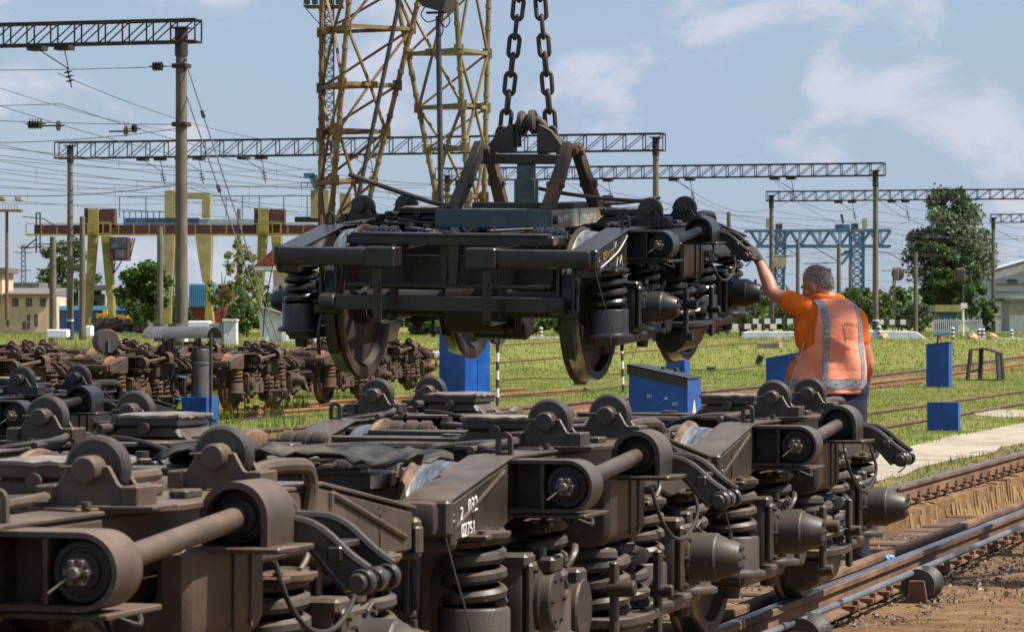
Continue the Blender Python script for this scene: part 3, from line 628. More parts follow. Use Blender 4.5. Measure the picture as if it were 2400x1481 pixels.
def rail(x, y0, y1, label, top, side, group, base=-.18, fasten=None):
    ys = [y0] + [y for y in (60, 85, 95, 105, 115, 125, 135, 145, 160, 175, 190, 220, 300) if y0 < y < y1] + [y1]
    zb = lambda y: base + (ground_h(x, y) + .2)
    b = MB(); n = len(RAILP); vs = []; fs = []
    for y in ys: vs += [(x + p[0], y, zb(y) + p[1]) for p in RAILP]
    for j in range(len(ys) - 1):
        for i in range(n): fs.append((j * n + i, j * n + (i + 1) % n, (j + 1) * n + (i + 1) % n, (j + 1) * n + i))
    fs += [tuple(range(n)), tuple(range((len(ys) - 1) * n, len(ys) * n))[::-1]]
    o = b.add(vs, fs).build('rail', side); tag(o, label, 'rail', group)
    h = MB(); vs = []; fs = []
    for y in ys: vs += [(x - .033, y, zb(y) + .1785), (x - .027, y, zb(y) + .1805), (x + .027, y, zb(y) + .1805), (x + .033, y, zb(y) + .1785)]
    for j in range(len(ys) - 1):
        for i in range(3): fs.append((j * 4 + i, j * 4 + i + 1, j * 4 + 5 + i, j * 4 + 4 + i))
    h.add(vs, fs).build('rail_head', top, o)
    if fasten:
        k = MB(); k.box((.06, 0, .03), (.08, .11, .03), .004); k.box((.09, 0, .05), (.035, .05, .05), .004); k.cyl((.09, 0, .05), (.09, 0, .10), .014, n=6)
        fm_ = k.mesh('fastening'); fm_.materials.append(side); y = fasten[0]
        while y < fasten[1]:
            c = bpy.data.objects.new('fastening', fm_); COL.objects.link(c); c.parent = o; c.location = (x, y, base); y += .55
    return o
G1 = 'rails of the yard tracks'
rail(-3.62, -4, 260, 'polished near rail under the front row of brown bogies', m_railtop, m_railside, G1, fasten=(19.5, 40))
rail(-3.80, 14, 200, 'dark guard rail close beside the polished near rail', m_railside, m_railside, G1)
rail(-5.22, -4, 260, 'polished far rail above the yellow timber edge at right', m_railtop, m_railside, G1, fasten=(26, 60))
rail(-9.18, 5, 250, 'thin rusty rail running through grass behind the worker', m_railside, m_railside, G1, base=-.315)
rail(-10.78, 5, 250, 'rail under the black bogie on the second track, far side', m_railside, m_railside, G1, base=-.315)
rail(-15.20, 8, 250, 'rusty rail passing right behind the blue box with the slanted lid, nearer one', m_railrust, m_railrust, G1, base=-.25)
rail(-16.75, 8, 250, 'rusty rail passing right behind the blue box with the slanted lid, farther one', m_railtop, m_railside, G1, base=-.22)
rail(-21.3, 30, 82, 'rail under the near line of rusty bogies', m_railrust, m_railrust, G1, base=-.28)
rail(-22.9, 30, 82, 'rail behind the wheels of the near line of rusty bogies', m_railrust, m_railrust, G1, base=-.28)
rail(-33.2, 40, 260, 'dark rail in the grass beyond the striped signal posts', m_railside, m_railside, G1, base=-.32)
rail(-42.0, 60, 260, 'dark rail in the grass just before the white kerb', m_railside, m_railside, G1, base=-.32)
m_sleeper = mat('sleeper_wood', (.055, .032, .02), (.16, .095, .058), 5, .9, bump=.6, bscale=30, stretch=(.3, 3, 3))
m_timber = mat('split_timber', (.10, .055, .023), (.33, .20, .08), 9, .9, bump=.7, bscale=30, stretch=(4, 4, .5), c3=(.24, .145, .06))
m_sleeper2 = mat('rusty_sleeper', (.07, .038, .02), (.24, .12, .06), 6, .9, bump=.4)
rs = random.Random(21)
for i in range(34):
    y = 20.0 + .40 * i if i < 14 else 26.5 + .34 * (i - 16) if i >= 16 else 25.7 + .3 * (i - 14)
    pit = y > 26.4
    b = MB().box((0, 0, 0), (1.06 + rs.uniform(-.03, .02) if pit else 1.7, .25 if pit else .2, .10), .012)
    o = b.build('sleeper', m_sleeper, loc=(-4.46 if pit else -4.42, y, (-.39 if pit else -.235) + rs.uniform(-.02, .012))); o.rotation_euler = (rs.uniform(-.03, .03), 0, rs.uniform(-.02, .02))
    tag(o, 'dark brown wooden sleeper lying in the pit between the rails at right' if pit else 'dark wooden sleeper under the front row of bogies', 'sleeper', 'sleepers in the pit between the rails' if pit else 'sleepers under the front row')
for i in range(105):
    b = MB().box((0, 0, 0), (2.5, .22, .13), .012)
    y = 33 + .56 * i; o = b.build('sleeper', m_sleeper2, loc=(-15.97 + rs.uniform(-.06, .06), y, -.215)); tag(o, 'rust stained sleeper of the track behind the blue box with the slanted lid', 'sleeper', 'sleepers of the rusty track')
def timber():
    b = MB(); y = 30.2; rs = random.Random(4)
    while y < 60:
        w = rs.uniform(.05, .16); h = -.19 + rs.uniform(-.07, .012)
        b.prism('y', [(-5.14, -.46), (-5.14, h), (-5.02 + rs.uniform(-.03, .015), h + rs.uniform(-.03, 0)), (-4.985 + rs.uniform(-.012, .012), -.46)], y, y + w - rs.uniform(.003, .012), bev=0); y += w
    tag(b.build('timber_edge', m_timber), 'yellow splintered timber edge below the far rail at right', 'timber')
timber()
m_iron = mat('dark_iron', (.022, .02, .02), (.06, .05, .043), 8, .6, bump=.3)
m_greypipe = mat('grey_pipe', (.09, .09, .10), (.22, .22, .24), 4, .45, metal=.5, stretch=(1, .3, 1))
b = MB(); b.tube([(-3.40, 10 + i * 3, -.03) for i in range(30)], .019, 10); tag(b.build('guide_pipe', m_greypipe), 'long thin grey pipe resting on spools beside the near rail', 'pipe')
for i, (y, l) in enumerate(((20.75, 'black flanged spool under the grey pipe, farther from the camera'), (17.2, 'black flanged spool under the grey pipe at the bottom edge'), (13.7, 'black flanged spool hidden below the bottom edge'))):
    if i == 2: continue
    t = empty('cable_spool', (-3.36, y, -.22), l, 'spool', 'spools under the grey pipe')
    q = MB(); q.lathe((0, -.17, .115), (0, 1, 0), [(0, 0), (.10, 0), (.10, .02), (.085, .035), (.055, .08), (.048, .17), (.055, .26), (.085, .305), (.10, .32), (.10, .34), (0, .34)], 28); q.build('drum', m_iron, t)
    for yy in (-.20, .20): MB().prism('y', [(-.07, -.02), (-.045, .15), (.045, .15), (.07, -.02)], yy - .012, yy + .012, .003).build('bracket', m_railside, t)
# grass: far too many blades to count
def blades(name, n, zlo, zhi, pxlo, pxhi, hlo, hhi, wid, m, seed, reject=None, lean=.5, power=1.0, kind='stuff'):
    R = np.random.default_rng(seed)
    z = (zlo ** 2 + (zhi ** 2 - zlo ** 2) * R.random(n) ** power) ** .5; px = pxlo + (pxhi - pxlo) * R.random(n)
    a = (px - CX) / FPX * z; x = a * CS - z * SN; y = a * SN + z * CS
    if reject is not None:
        k = ~reject(x, y, px, z); x, y, z, px = x[k], y[k], z[k], px[k]; n = len(x)
    # clumping
    g = np.array([ground_h(a_, b_) for a_, b_ in zip(x, y)]); cl = .55 + .45 * np.sin(x * 2.1 + np.sin(y * .7) * 2) * np.sin(y * 1.3 + np.sin(x * .9) * 2)
    h = (hlo + (hhi - hlo) * R.random(n)) * (.55 + .6 * np.clip(cl, 0, 1)); w = wid * (.6 + .8 * R.random(n)); an = R.random(n) * 6.283; ln = lean * h * R.random(n); la = R.random(n) * 6.283
    dx, dy = np.cos(an) * w, np.sin(an) * w; tx, ty = np.cos(la) * ln, np.sin(la) * ln
    V = np.empty((n, 3, 3)); V[:, 0] = np.stack([x - dx, y - dy, g - .02], 1); V[:, 1] = np.stack([x + dx, y + dy, g - .02], 1); V[:, 2] = np.stack([x + tx, y + ty, g + h], 1)
    me = bpy.data.meshes.new(name); me.vertices.add(3 * n); me.vertices.foreach_set('co', V.ravel()); me.loops.add(3 * n); me.loops.foreach_set('vertex_index', np.arange(3 * n, dtype=np.int32))
    me.polygons.add(n); me.polygons.foreach_set('loop_start', np.arange(0, 3 * n, 3, dtype=np.int32)); me.update(calc_edges=True); me.validate()
    o = bpy.data.objects.new(name, me); COL.objects.link(o); me.materials.append(m); return tag(o, kind=kind)
m_grass = leaf_mat('grass_blade', (.080, .135, .016), (.155, .215, .030), (.35, .30, .115), .45)
m_grass2 = leaf_mat('weed_blade', (.10, .14, .028), (.20, .23, .06), (.32, .20, .12), .4)
m_grass3 = leaf_mat('bright_blade', (.075, .155, .011), (.135, .235, .020), (.28, .31, .06), .45)
def rej(x, y, px, z):
    k = (x > -6.15) | ((x < -6.35) & (x > -7.5)) | ((np.abs(x + 16) < 1.15) & (np.random.default_rng(1).random(len(x)) < .8))
    return k | (np.abs(x + 9.18) < .07) | (np.abs(x + 10.78) < .07)
def rej2(x, y, px, z): return (x > -5.35) | (x < -6.3)
tag(blades('grass', 150000, 26, 112, -250, 2650, .025, .085, .008, m_grass, 1, rej), 'short yellow green grass over the yard', 'grass')
tag(blades('grass', 24000, 30, 120, -250, 2650, .07, .19, .010, m_grass3, 2, lambda x, y, px, z: (x > -17.5) | (np.sin(x * .55 + 1.3) * np.sin(y * .33) < .12)), 'brighter taller grass in patches', 'grass')
tag(blades('grass', 5000, 24, 70, 1700, 2650, .04, .14, .008, m_grass, 3, rej2), 'grass fringe between the far rail and the path', 'grass')
tag(blades('grass', 52000, 105, 260, -300, 2700, .06, .17, .02, m_grass, 4), 'far grass', 'grass')
tag(blades('weeds', 15000, 84, 128, -300, 760, .35, .95, .016, m_grass2, 5, None, .3), 'tall seeding weeds behind the rusty bogies', 'weeds')
tag(blades('weeds', 2500, 46, 76, 0, 980, .15, .5, .02, m_grass3, 6, lambda x, y, px, z: (np.sin(px * .021) * np.sin(z * .35 + px * .004) < .35)), 'leafy weeds round the rusty bogies', 'weeds')
tag(blades('dry_litter', 6500, 12.5, 30, 1500, 2600, .004, .012, .010, leaf_mat('litter', (.05, .03, .018), (.16, .10, .055), (.42, .33, .22), 0), 7, lambda x, y, px, z: (x < -3.3), 3.0), 'bark and dry litter on the dirt', 'litter')
def pebbles(name, n, box, slo, shi, m, seed, label):
    R = np.random.default_rng(seed); x = R.uniform(box[0], box[1], n); y = R.uniform(box[2], box[3], n); s = slo + (shi - slo) * R.random(n) ** 2.5
    base = np.array([(-1, -1, -.7), (1, -1, -.7), (1, 1, -.7), (-1, 1, -.7), (-.6, -.7, .6), (.7, -.6, .6), (.6, .7, .6), (-.7, .6, .6)]) * .62; F_ = [(0, 1, 5, 4), (1, 2, 6, 5), (2, 3, 7, 6), (3, 0, 4, 7), (4, 5, 6, 7)]
    V = []; Q = []
    for i in range(n):
        a = R.random() * 6.28; ca, sa = math.cos(a), math.sin(a); g = ground_h(x[i], y[i]) + .0; k = len(V)
        for b_ in base * (1 + .35 * R.normal(size=(8, 1)) * .6) * s[i]: V.append((x[i] + b_[0] * ca - b_[1] * sa, y[i] + b_[0] * sa + b_[1] * ca, g + b_[2] * .7 + s[i] * .2))
        Q += [tuple(j + k for j in f) for f in F_]
    o = MB().add(V, Q).build(name, m, ang=10); tag(o, label, name, kind='stuff')
m_stone = leaf_mat('ballast_stone', (.045, .03, .02), (.12, .085, .06), (.26, .21, .16), 0)
pebbles('ballast', 5200, (-4.95, -3.15, 13, 27), .008, .030, m_stone, 31, 'loose stones and dirt between and beside the near rails')
pebbles('gravel', 3600, (-3.4, 1.2, 13, 26), .004, .018, m_stone, 32, 'scattered small stones on the brown dirt')
pebbles('ballast', 2600, (-6.3, -5.3, 22, 60), .010, .03, m_stone, 33, 'stones along the far rail')
# ------------------------------------------------------------------ lifting gear above the hanging bogie
m_teal = mat('teal_paint', (.045, .085, .088), (.105, .145, .138), 5, .6, bump=.25, c3=(.05, .085, .085), lo=.38, hi=.66, dust=(.13, .085, .05), dust_amt=.35)
m_tealrust_lit = mat('lit_teal_rust', (.13, .20, .19), (.36, .22, .11), 4, .7, bump=.3, c3=(.30, .29, .22), stretch=(1, 1, .5))  # rusty teal for the side plates, sunlight brightened into the paint
m_gear = mat('lifting_steel', (.018, .016, .015), (.06, .045, .036), 5, .6, bump=.25, dust=(.12, .08, .05), dust_amt=.3)
m_gearrust = mat('lifting_rust', (.028, .024, .020), (.13, .07, .036), 4, .75, bump=.35)
m_chain = mat('chain_iron', (.018, .015, .014), (.065, .045, .034), 10, .6, bump=.3)
def LG(px, py, y=0.0):              # local point of the lifting gear from its look at 24 m
    return Vector((((px - 1229) / 346 - y * SN) / CS, y, (750 - py) / 346 - 0.635))
lg = empty('lifting_beam', (-6.463, 23.134, CAMH + .635), 'teal lifting beam with dark steel arms standing on the hanging bogie', 'lifting beam', rot=RD)
def P(px, py, y=0.0): return LG(px, py, y)
z0, z1 = .002, .125
xl, xr_ = -.41, .386; zm, zh = (z0 + z1) / 2, z1 - z0
b = MB(); b.box(((xl + xr_) / 2, -.665, zm), (xr_ - xl, .035, zh), .005); b.box((xr_ - .015, 0, zm), (.03, 1.30, zh), .005); b.box((xl + .015, 0, zm), (.03, 1.30, zh), .005); b.box(((xl + xr_) / 2, .665, zm), (xr_ - xl, .035, zh), .005); b.box(((xl + xr_) / 2, 0, z1 - .01), (xr_ - xl - .04, 1.29, .012), .002)
b.build('base_beam', m_teal, lg)
for ya, yb in ((-.66, -.02), (.0, .66)): b = MB(); b.box((xr_ + .004, (ya + yb) / 2, zm), (.008, yb - ya, zh - .006), .002); b.build('side_plate', m_tealrust_lit, lg)
for y in (-.62, .60): b = MB(); b.cyl((xr_, y, .06), (xr_ + .03, y, .06), .03, n=14, ch=.004); b.build('bolt', m_gear, lg)
b = MB(); b.box((.33, .70, .08), (.16, .07, .16), .008); b.box((.39, .70, .18), (.06, .1, .05), .008); b.build('end_stop', m_gearrust, lg)
text('Вид 39/047', .060, 'painted_text', m_white, lg, face_mat((xr_ + .0095, -.53, .04), (0, 1, .04), (0, 0, 1)), xs=1.0)
text('Г/под 38т.8', .060, 'painted_text', m_white, lg, face_mat((xr_ + .0095, .05, .04), (0, 1, .04), (0, 0, 1)), xs=1.05)
b = MB(); b.box(P(1232, 484) , (.72, .16, .055), .008); b.build('cross_bar', m_gear, lg)
b = MB(); b.box(P(1340, 484, .22), (.14, .3, .06), .008); b.build('side_block', m_gear, lg)
b = MB(); b.box(P(1233, 448), (.135, .13, .17), .006); b.box(P(1233, 402), (.105, .10, .10), .004); b.box(P(1253, 448, -.05), (.03, .09, .17), .004); b.build('centre_post', m_teal, lg)
b = MB(); b.box(P(1221, 373), (.58, .13, .068), .008); b.build('upper_bar', m_gear, lg)
for nm, x, q in (('hoist_plate', 1181, -1), ('hoist_plate', 1288, 1)):
    b = MB(); e = lambda a: P(a, 0).x
    pts = [(e(x + q * 42), P(0, 357).z), (e(x + q * 40), P(0, 348).z), (e(x + q * 8), P(0, 305).z), (e(x - q * 22), P(0, 290).z), (e(x - q * 26), P(0, 300).z), (e(x - q * 26), P(0, 357).z)]
    b.prism('y', pts if q < 0 else pts[::-1], -.05, .05, .006); b.build(nm, m_gear, lg)
b = MB(); b.tube([P(1212, 345), P(1211, 310), P(1217, 288), P(1233, 279), P(1252, 280), P(1270, 290), P(1277, 312), P(1277, 345)], .030, 12, sub=4); b.build('bail', m_gear, lg)
b = MB(); b.lathe(P(1216, 290), (1, 0, .12), [(0, 0), (.062, 0), (.082, .01), (.084, .035), (.062, .045), (.055, .06), (.062, .075), (.084, .085), (.082, .115), (.062, .125), (0, .125)], 24); b.build('sheave', m_gear, lg)
for (xa, ya, xb, yb, y0, y1) in ((1128, 345, 1068, 492, -.22, -.52), (1141, 352, 1172, 488, .22, .50), (1334, 345, 1284, 494, -.22, -.52), (1349, 348, 1399, 494, .22, .56)):
    b = MB(); A = P(xa, ya, y0); B = P(xb, yb, y1); Mx = A.lerp(B, .60); N_ = A.lerp(B, .42)
    b.bar(A + Vector((0, 0, .02)), Mx, .066, .085, .006); b.bar(N_, B, .082, .070, .006); b.cyl(Mx + Vector((-.06, 0, .01)), Mx + Vector((.06, 0, .01)), .024, n=14, ch=.004); b.cyl(A + Vector((-.06, 0, -.02)), A + Vector((.06, 0, -.02)), .026, n=14, ch=.004)
    b.build('arm', m_gearrust if xb > 1150 else m_gear, lg)
b = MB()
for px, y in ((1127, -.22), (1134, .22), (1331, -.22), (1352, .22)): b.box(P(px, 352, y), (.06, .05, .07), .008)
b.bar(P(1131, 355, -.24), P(1131, 355, .24), .05, .05, .005); b.bar(P(1341, 355, -.24), P(1341, 355, .24), .05, .05, .005)
b.build('pivot_bar', m_gear, lg)
for px in (1173, 1293):
    b = MB(); b.tube([P(px - 9, 345), P(px - 11, 318), P(px - 5, 301), P(px + 3, 299), P(px + 9, 310), P(px + 9, 345)], .014, 8, sub=4); b.build('shackle', m_gear, lg)
for pts in ([(1265, 440, -.3), (1330, 452, -.3), (1430, 464, -.1), (1505, 470, .1), (1524, 475, .12)], [(1415, 476, .3), (1470, 474, .35), (1548, 462, .45)], [(1512, 470, .1), (1524, 464, .1), (1531, 470, .1), (1531, 480, .1)]):
    b = MB(); b.tube([P(*p) for p in pts], .013, 8, sub=3); b.build('release_rod', m_gear, lg)
b = MB(); b.tube([P(816, 411, -.3), P(925, 447, -.3), P(1010, 473, -.35), P(1062, 484, -.4)], .016, 8); b.build('release_rod', m_gear, lg)
b = MB(); b.tube([P(1030, 492, -.62), P(1060, 484, -.5), P(1085, 494, -.62)], .022, 8, sub=3); b.build('rod_eye', m_gearrust, lg)
# chains
def link_mesh():
    b = MB(); L_, W, r = .092, .034, .0155; pts = []
    for i in range(20):
        a = 2 * math.pi * i / 20; x = W * math.cos(a); z = W * math.sin(a) + (L_ - W - .016 if math.sin(a) >= 0 else -(L_ - W - .016)); pts.append((x, 0, z))
    return b.tube(pts, r, 8, closed=True).mesh('chain_link', 60)
lm = link_mesh(); lm.materials.append(m_chain)
for (xa, ya), (xb, yb), l in (((1183, 305), (1226, -90), 'left dark iron chain running up from the lifting beam'), ((1291, 305), (1259, -90), 'right dark iron chain running up from the lifting beam')):
    base = lg.location + Vector(P(xa, ya)); top = lg.location + Vector(P(xb, yb)); d = top - base; n = int(d.length / .117)
    t = empty('chain', base, l, 'chain', 'chains holding the lifting beam')
    q = d.to_track_quat('Z', 'Y')
    for i in range(n):
        o = bpy.data.objects.new('chain_link', lm); COL.objects.link(o); o.parent = t; o.location = d * ((i + .5) / n)
        o.rotation_mode = 'QUATERNION'; o.rotation_quaternion = q @ Matrix.Rotation((.35 if i % 2 else 1.75) + .1 * math.sin(i * 2.3), 4, 'Z').to_quaternion()
    for i in range(2): pass
# ------------------------------------------------------------------ yard furniture in the middle distance
def gz(py): return 1.65 * FPX / (py - CY)
m_blue = mat('blue_paint', (.0025, .050, .245), (.008, .088, .37), 3, .4, bump=.08, c3=(.003, .062, .30), spots=(.02, .045, .10), spot_scale=9, spot_lo=.58, spot_hi=.70)
m_darklid = mat('dark_lid', (.012, .012, .013), (.03, .029, .029), 6, .5)
m_cyan = mat('cyan_paint', (.03, .26, .48))
m_greysheet = mat('grey_sheet', (.055, .052, .058), (.10, .095, .10), 3, .55, bump=.1)
m_red = mat('red_paint', (.45, .03, .02))
def xw(px, y):                      # world x seen at photograph column px on the line y = const
    a = (px - CX) / FPX; return y * (a * CS - SN) / (a * SN + CS)
def bluebox(px, py, wx, wy, h, label, name='blue_box', cat='box', hr=None, rot=0, m=None):
    z = gz(py); x, y = atx(px, z); g = ground_h(x, y)
    t = empty(name, (x, y, g), label, cat, rotz=rot); hr = h if hr is None else hr
    b = MB(); b.prism('y', [(-wx, -.02), (0, -.02), (0, hr), (-wx, h)], 0, wy, .006); b.build('body', m or m_blue, t); return t
# main box: near right lower corner at 1612,995
t = bluebox(1612, 995, .96, .94, .88, 'blue equipment box with a slanted dark lid and a white warning triangle', 'equipment_box', 'box', hr=.70)
b = MB(); b.prism('y', [(-.985, .80), (-.985, .95), (.004, .735), (.004, .59)], -.03, -.004, .002); b.prism('y', [(-.985, .925), (-.985, .955), (.012, .742), (.012, .715)], -.03, .97, .004); b.build('lid', m_darklid, t)
b = MB(); b.box((-.42, .12, .89), (.05, .16, .05), .004); b.build('lid_bracket', m_darklid, t)
b = MB(); b.box((-.22, .16, .86), (.05, .18, .06), .004); b.build('lid_bracket', m_darklid, t)
b = MB(); b.tube([(-.54, -.03, .27), (-.36, -.035, .40)], .008, 6); b.build('crank_handle', m_cyan, t)
b = MB(); b.cyl((-.345, -.05, .415), (-.345, 0, .415), .018, n=10); b.build('crank_knob', m_white, t)
b = MB(); b.prism('x', [(.22, .10), (.62, .10), (.42, .42)], .005, .008, 0); b.build('warning_sign', m_red, t)
b = MB(); b.prism('x', [(.27, .12), (.57, .12), (.42, .385)], .008, .011, 0); b.build('warning_sign', m_white, t)
b = MB(); b.prism('x', [(.43, .31), (.39, .22), (.42, .22), (.405, .14), (.45, .24), (.42, .24)], .011, .013, 0); b.build('warning_sign', m_darklid, t)
text('БУ1', .075, 'painted_letters', m_white, t, face_mat((-.66, -.004, .42), (1, 0, 0), (0, 0, 1)), xs=.6)
text('БУЛ', .075, 'painted_letters', m_white, t, face_mat((-.25, -.004, .30), (1, 0, 0), (0, 0, 1)), xs=.6)
b = MB(); b.box((.03, .9, .1), (.06, .08, .1), .01); b.build('hinge', m_darklid, t)
# cabinet behind the hanging wheel
z = gz(942); x, y = atx(1088, z)
t = empty('cabinet', (x, y, -.2), 'tall bright blue cabinet standing behind the hanging bogie wheel', 'cabinet', rotz=TH + rad(45))
b = MB(); b.box((-.0, .37, .77), (.74, .74, 1.54), .01); b.build('body', m_blue, t)
t.location = (x, y, -.2); t.rotation_euler = (0, 0, TH + rad(45)); kids(t)[0].location = (.37, 0, 0)
b = MB()
for x0, x1 in ((.02, .36), (.38, .72)): b.box(((x0 + x1) / 2, -.004, .76), (x1 - x0, .012, 1.44), .003)
b.build('door', m_blue, t)
b = MB(); b.box((.42, -.02, 1.05), (.07, .03, .02), .004); b.build('handle', m_darklid, t)
text('ЩР 205', .06, 'painted_letters', m_white, t, face_mat((-.003, .46, 1.02), (0, -1, 0), (0, 0, 1)), xs=.7)
# small blue things
bluebox(1605, 893, .52, .6, 1.05, 'blue box standing on the grass right behind the slanted lid', 'signal_box')
bluebox(1872, 940, .68, .5, .88, 'blue box half hidden behind the worker at his left', 'point_machine_box', hr=1.0)
t = bluebox(2224, 908, .56, .52, 1.02, 'blue hopper shaped box with a red lever on its lid', 'lever_box', hr=1.10)
b = MB(); b.prism('y', [(-.58, 1.02), (-.58, 1.05), (.03, 1.13), (.03, 1.10)], -.03, .55, .003); b.build('lid', m_blue, t)
b = MB(); b.tube([(-.34, .25, 1.05), (-.28, .25, 1.33)], .025, 8); b.tube([(-.20, .25, 1.05), (-.28, .25, 1.33)], .02, 8); b.build('lever', m_red, t)
b = MB(); b.bar((-.42, .2, 1.27), (.02, .2, 1.34), .05, .05, .008); b.build('crank', m_cyan, t)
bluebox(2246, 1010, .47, .22, .43, 'low blue box alone in the grass near the concrete path', 'low_box')
# trestle
z = gz(893); x, y = atx(2310, z); t = empty('trestle', (x, y, ground_h(x, y)), 'black four legged steel trestle with a sloping top in the grass', 'trestle')
b = MB(); b.prism('y', [(-.40, .80), (-.38, .84), (.0, .88), (.42, .76), (.42, .72), (0, .83)], -.32, .32, .006); b.build('top', m_iron, t)
for a_, c_ in (((-.36, -.28), (-.44, -.34)), ((.36, -.28), (.42, -.34)), ((-.16, .28), (-.2, .34)), ((.36, .28), (.42, .34))):
    b = MB(); b.bar((a_[0], a_[1], .82 if a_[0] < 0 else .74), (c_[0], c_[1], 0), .12, .07, .006); b.build('leg', m_iron, t)
b = MB(); b.bar((-.42, -.3, .22), (-.2, .32, .3), .05, .04, .004); b.build('brace', m_iron, t)
b = MB(); b.bar((-.5, -.36, .0), (.5, -.36, .0), .08, .05, .005); b.bar((-.3, .36, .0), (.5, .36, .0), .08, .05, .005); b.build('foot_bar', m_iron, t)
# left stand: blue base, grey cylinder, curved canopy, cyan pump frame
t = bluebox(483, 990, .42, .56, .47, 'blue square base under the grey cylinder at left', 'base_box', 'box'); bx, by, bz = t.location
t = empty('gas_cylinder', (bx - .20, by + .28, bz + .47), 'upright grey cylinder standing on the blue base', 'cylinder')
b = MB(); b.lathe((0, 0, 0), (0, 0, 1), [(0, 0), (.152, 0), (.152, .52), (.165, .525), (.165, .56), (.155, .565), (.155, .72), (.13, .77), (0, .775)], 28); b.build('shell', m_greysheet, t)
b = MB(); b.lathe((0, 0, .565), (0, 0, 1), [(.158, 0), (.159, .155), (.13, .215), (0, .22)], 28); b.build('cap', m_iron, t)
t = empty('canopy', (bx - .55, by + .3, bz), 'curved grey sheet canopy on thin black posts above the grey cylinder', 'canopy')
cy_ = by + .3; x0, x1 = xw(351, cy_) - t.location.x, xw(503, cy_) - t.location.x
b = MB(); n = 14; R_ = .36; yo = [(R_ * math.cos(rad(180 - 180 * i / n)), .19 * math.sin(rad(180 * i / n))) for i in range(n + 1)]
zc = CAMH - (793 - 750) / FPX * 57 - bz
b.ring('x', [(p[0], zc + p[1]) for p in yo], [(p[0] * .97, zc + p[1] * .95) for p in yo], x0, x1, closed=False); b.build('roof', m_greysheet, t)
text('108-81-54', .075, 'painted_number', m_white, t, face_mat((x0 + .06, -.372, zc + .01), (1, 0, 0), (0, .05, 1)), xs=.95)
for px, yy in ((383, -.3), (404, .3), (468, .3), (494, -.3)):
    xx = xw(px, cy_ + yy) - t.location.x; b = MB(); b.bar((xx, yy, 0), (xx, yy, zc + .08), .045, .045, .004); b.build('post', m_iron, t)
t2 = empty('pump_frame', (bx - .62, by + .1, bz), 'cyan tubular pump frame under the left end of the canopy', 'frame')
def fx(px): return xw(px, by + .1) - t2.location.x
def fz(py): return CAMH - (py - 750) / FPX * 57 - bz
b = MB(); b.tube([(fx(380), 0, fz(940)), (fx(380), 0, fz(855)), (fx(425), 0, fz(885)), (fx(432), .0, fz(885))], .013, 7); b.tube([(fx(380), 0, fz(933)), (fx(425), 0, fz(936))], .014, 7); b.tube([(fx(380), .2, fz(940)), (fx(383), .2, fz(850))], .012, 7); b.tube([(fx(395), 0, fz(838)), (fx(393), 0, fz(885)), (fx(404), 0, fz(912)), (fx(404), 0, fz(930))], .018, 8, sub=3); b.tube([(fx(412), 0, fz(848)), (fx(400), 0, fz(890))], .011, 7); b.build('tubes', m_cyan, t2)
b = MB(); b.box((fx(390), .02, fz(822)), (.11, .12, .30), .02); b.build('valve_body', mat('dark_red', (.12, .012, .014)), t2)
b = MB(); b.tube([(fx(407), 0, fz(842)), (fx(416), 0, fz(818))], .018, 8); b.tube([(fx(398), 0, fz(842)), (fx(404), 0, fz(826))], .018, 8); b.build('lever', m_iron, t2)
b = MB(); b.lathe((fx(412), .15, bz * 0), (0, 0, 1), [(0, 0), (.16, 0), (.17, .2), (.1, .26), (0, .27)], 20); b.build('drum', m_iron, t2)
b = MB(); b.tube([(bx + .05, by - .1, -.17), (bx + .2, by - .3, -.13), (bx + .34, by - .5, -.16)], .03, 8); tag(b.build('iron_bar', m_iron), 'black iron bar lying beside the blue base', 'bar')
# round signals
def dwarf(px, pyt, dia, z, label, striped=False, tall=None, lean=0, base=None):
    x, y = atx(px, z); g = base if base is not None else ground_h(x, y); zt = CAMH - (pyt - 750) / FPX * z
    t = empty('dwarf_signal', (x, y, g), label, 'signal', 'round dwarf signals of the yard', rotz=TH + .5); H = zt - g
    b = MB(); b.lathe((0, -.10, H), (.0, 1, 0), [(0, 0), (dia * .46, 0), (dia * .5, .02), (dia * .5, .20), (dia * .46, .22), (dia * .2, .235), (0, .24)], 28); b.build('lamp_housing', m_iron, t)
    b = MB(); b.box((0, -.12, H - dia * .2), (.03, .03, dia * .5), .004); b.build('bracket', m_greysheet, t)
    n = 7; hh = H - dia * .45
    for i in range(n):
        b = MB(); b.cyl((lean * (hh - i * hh / n), 0, i * hh / n), (lean * (hh - (i + 1) * hh / n), 0, (i + 1) * hh / n), .033, n=12); b.build('post_band', (m_white if i % 2 == (1 if striped else 9) else m_iron) if striped else (m_greysheet), t)
dwarf(248, 800, .42, 60, 'round black signal seen from behind, on a grey post at left')
dwarf(1166, 790, .30, 70.5, 'black round signal on a striped post beside the tall blue cabinet', True)
dwarf(1457, 778, .30, 84, 'black round signal on a leaning striped post behind the slanted lid box', True, lean=.03)
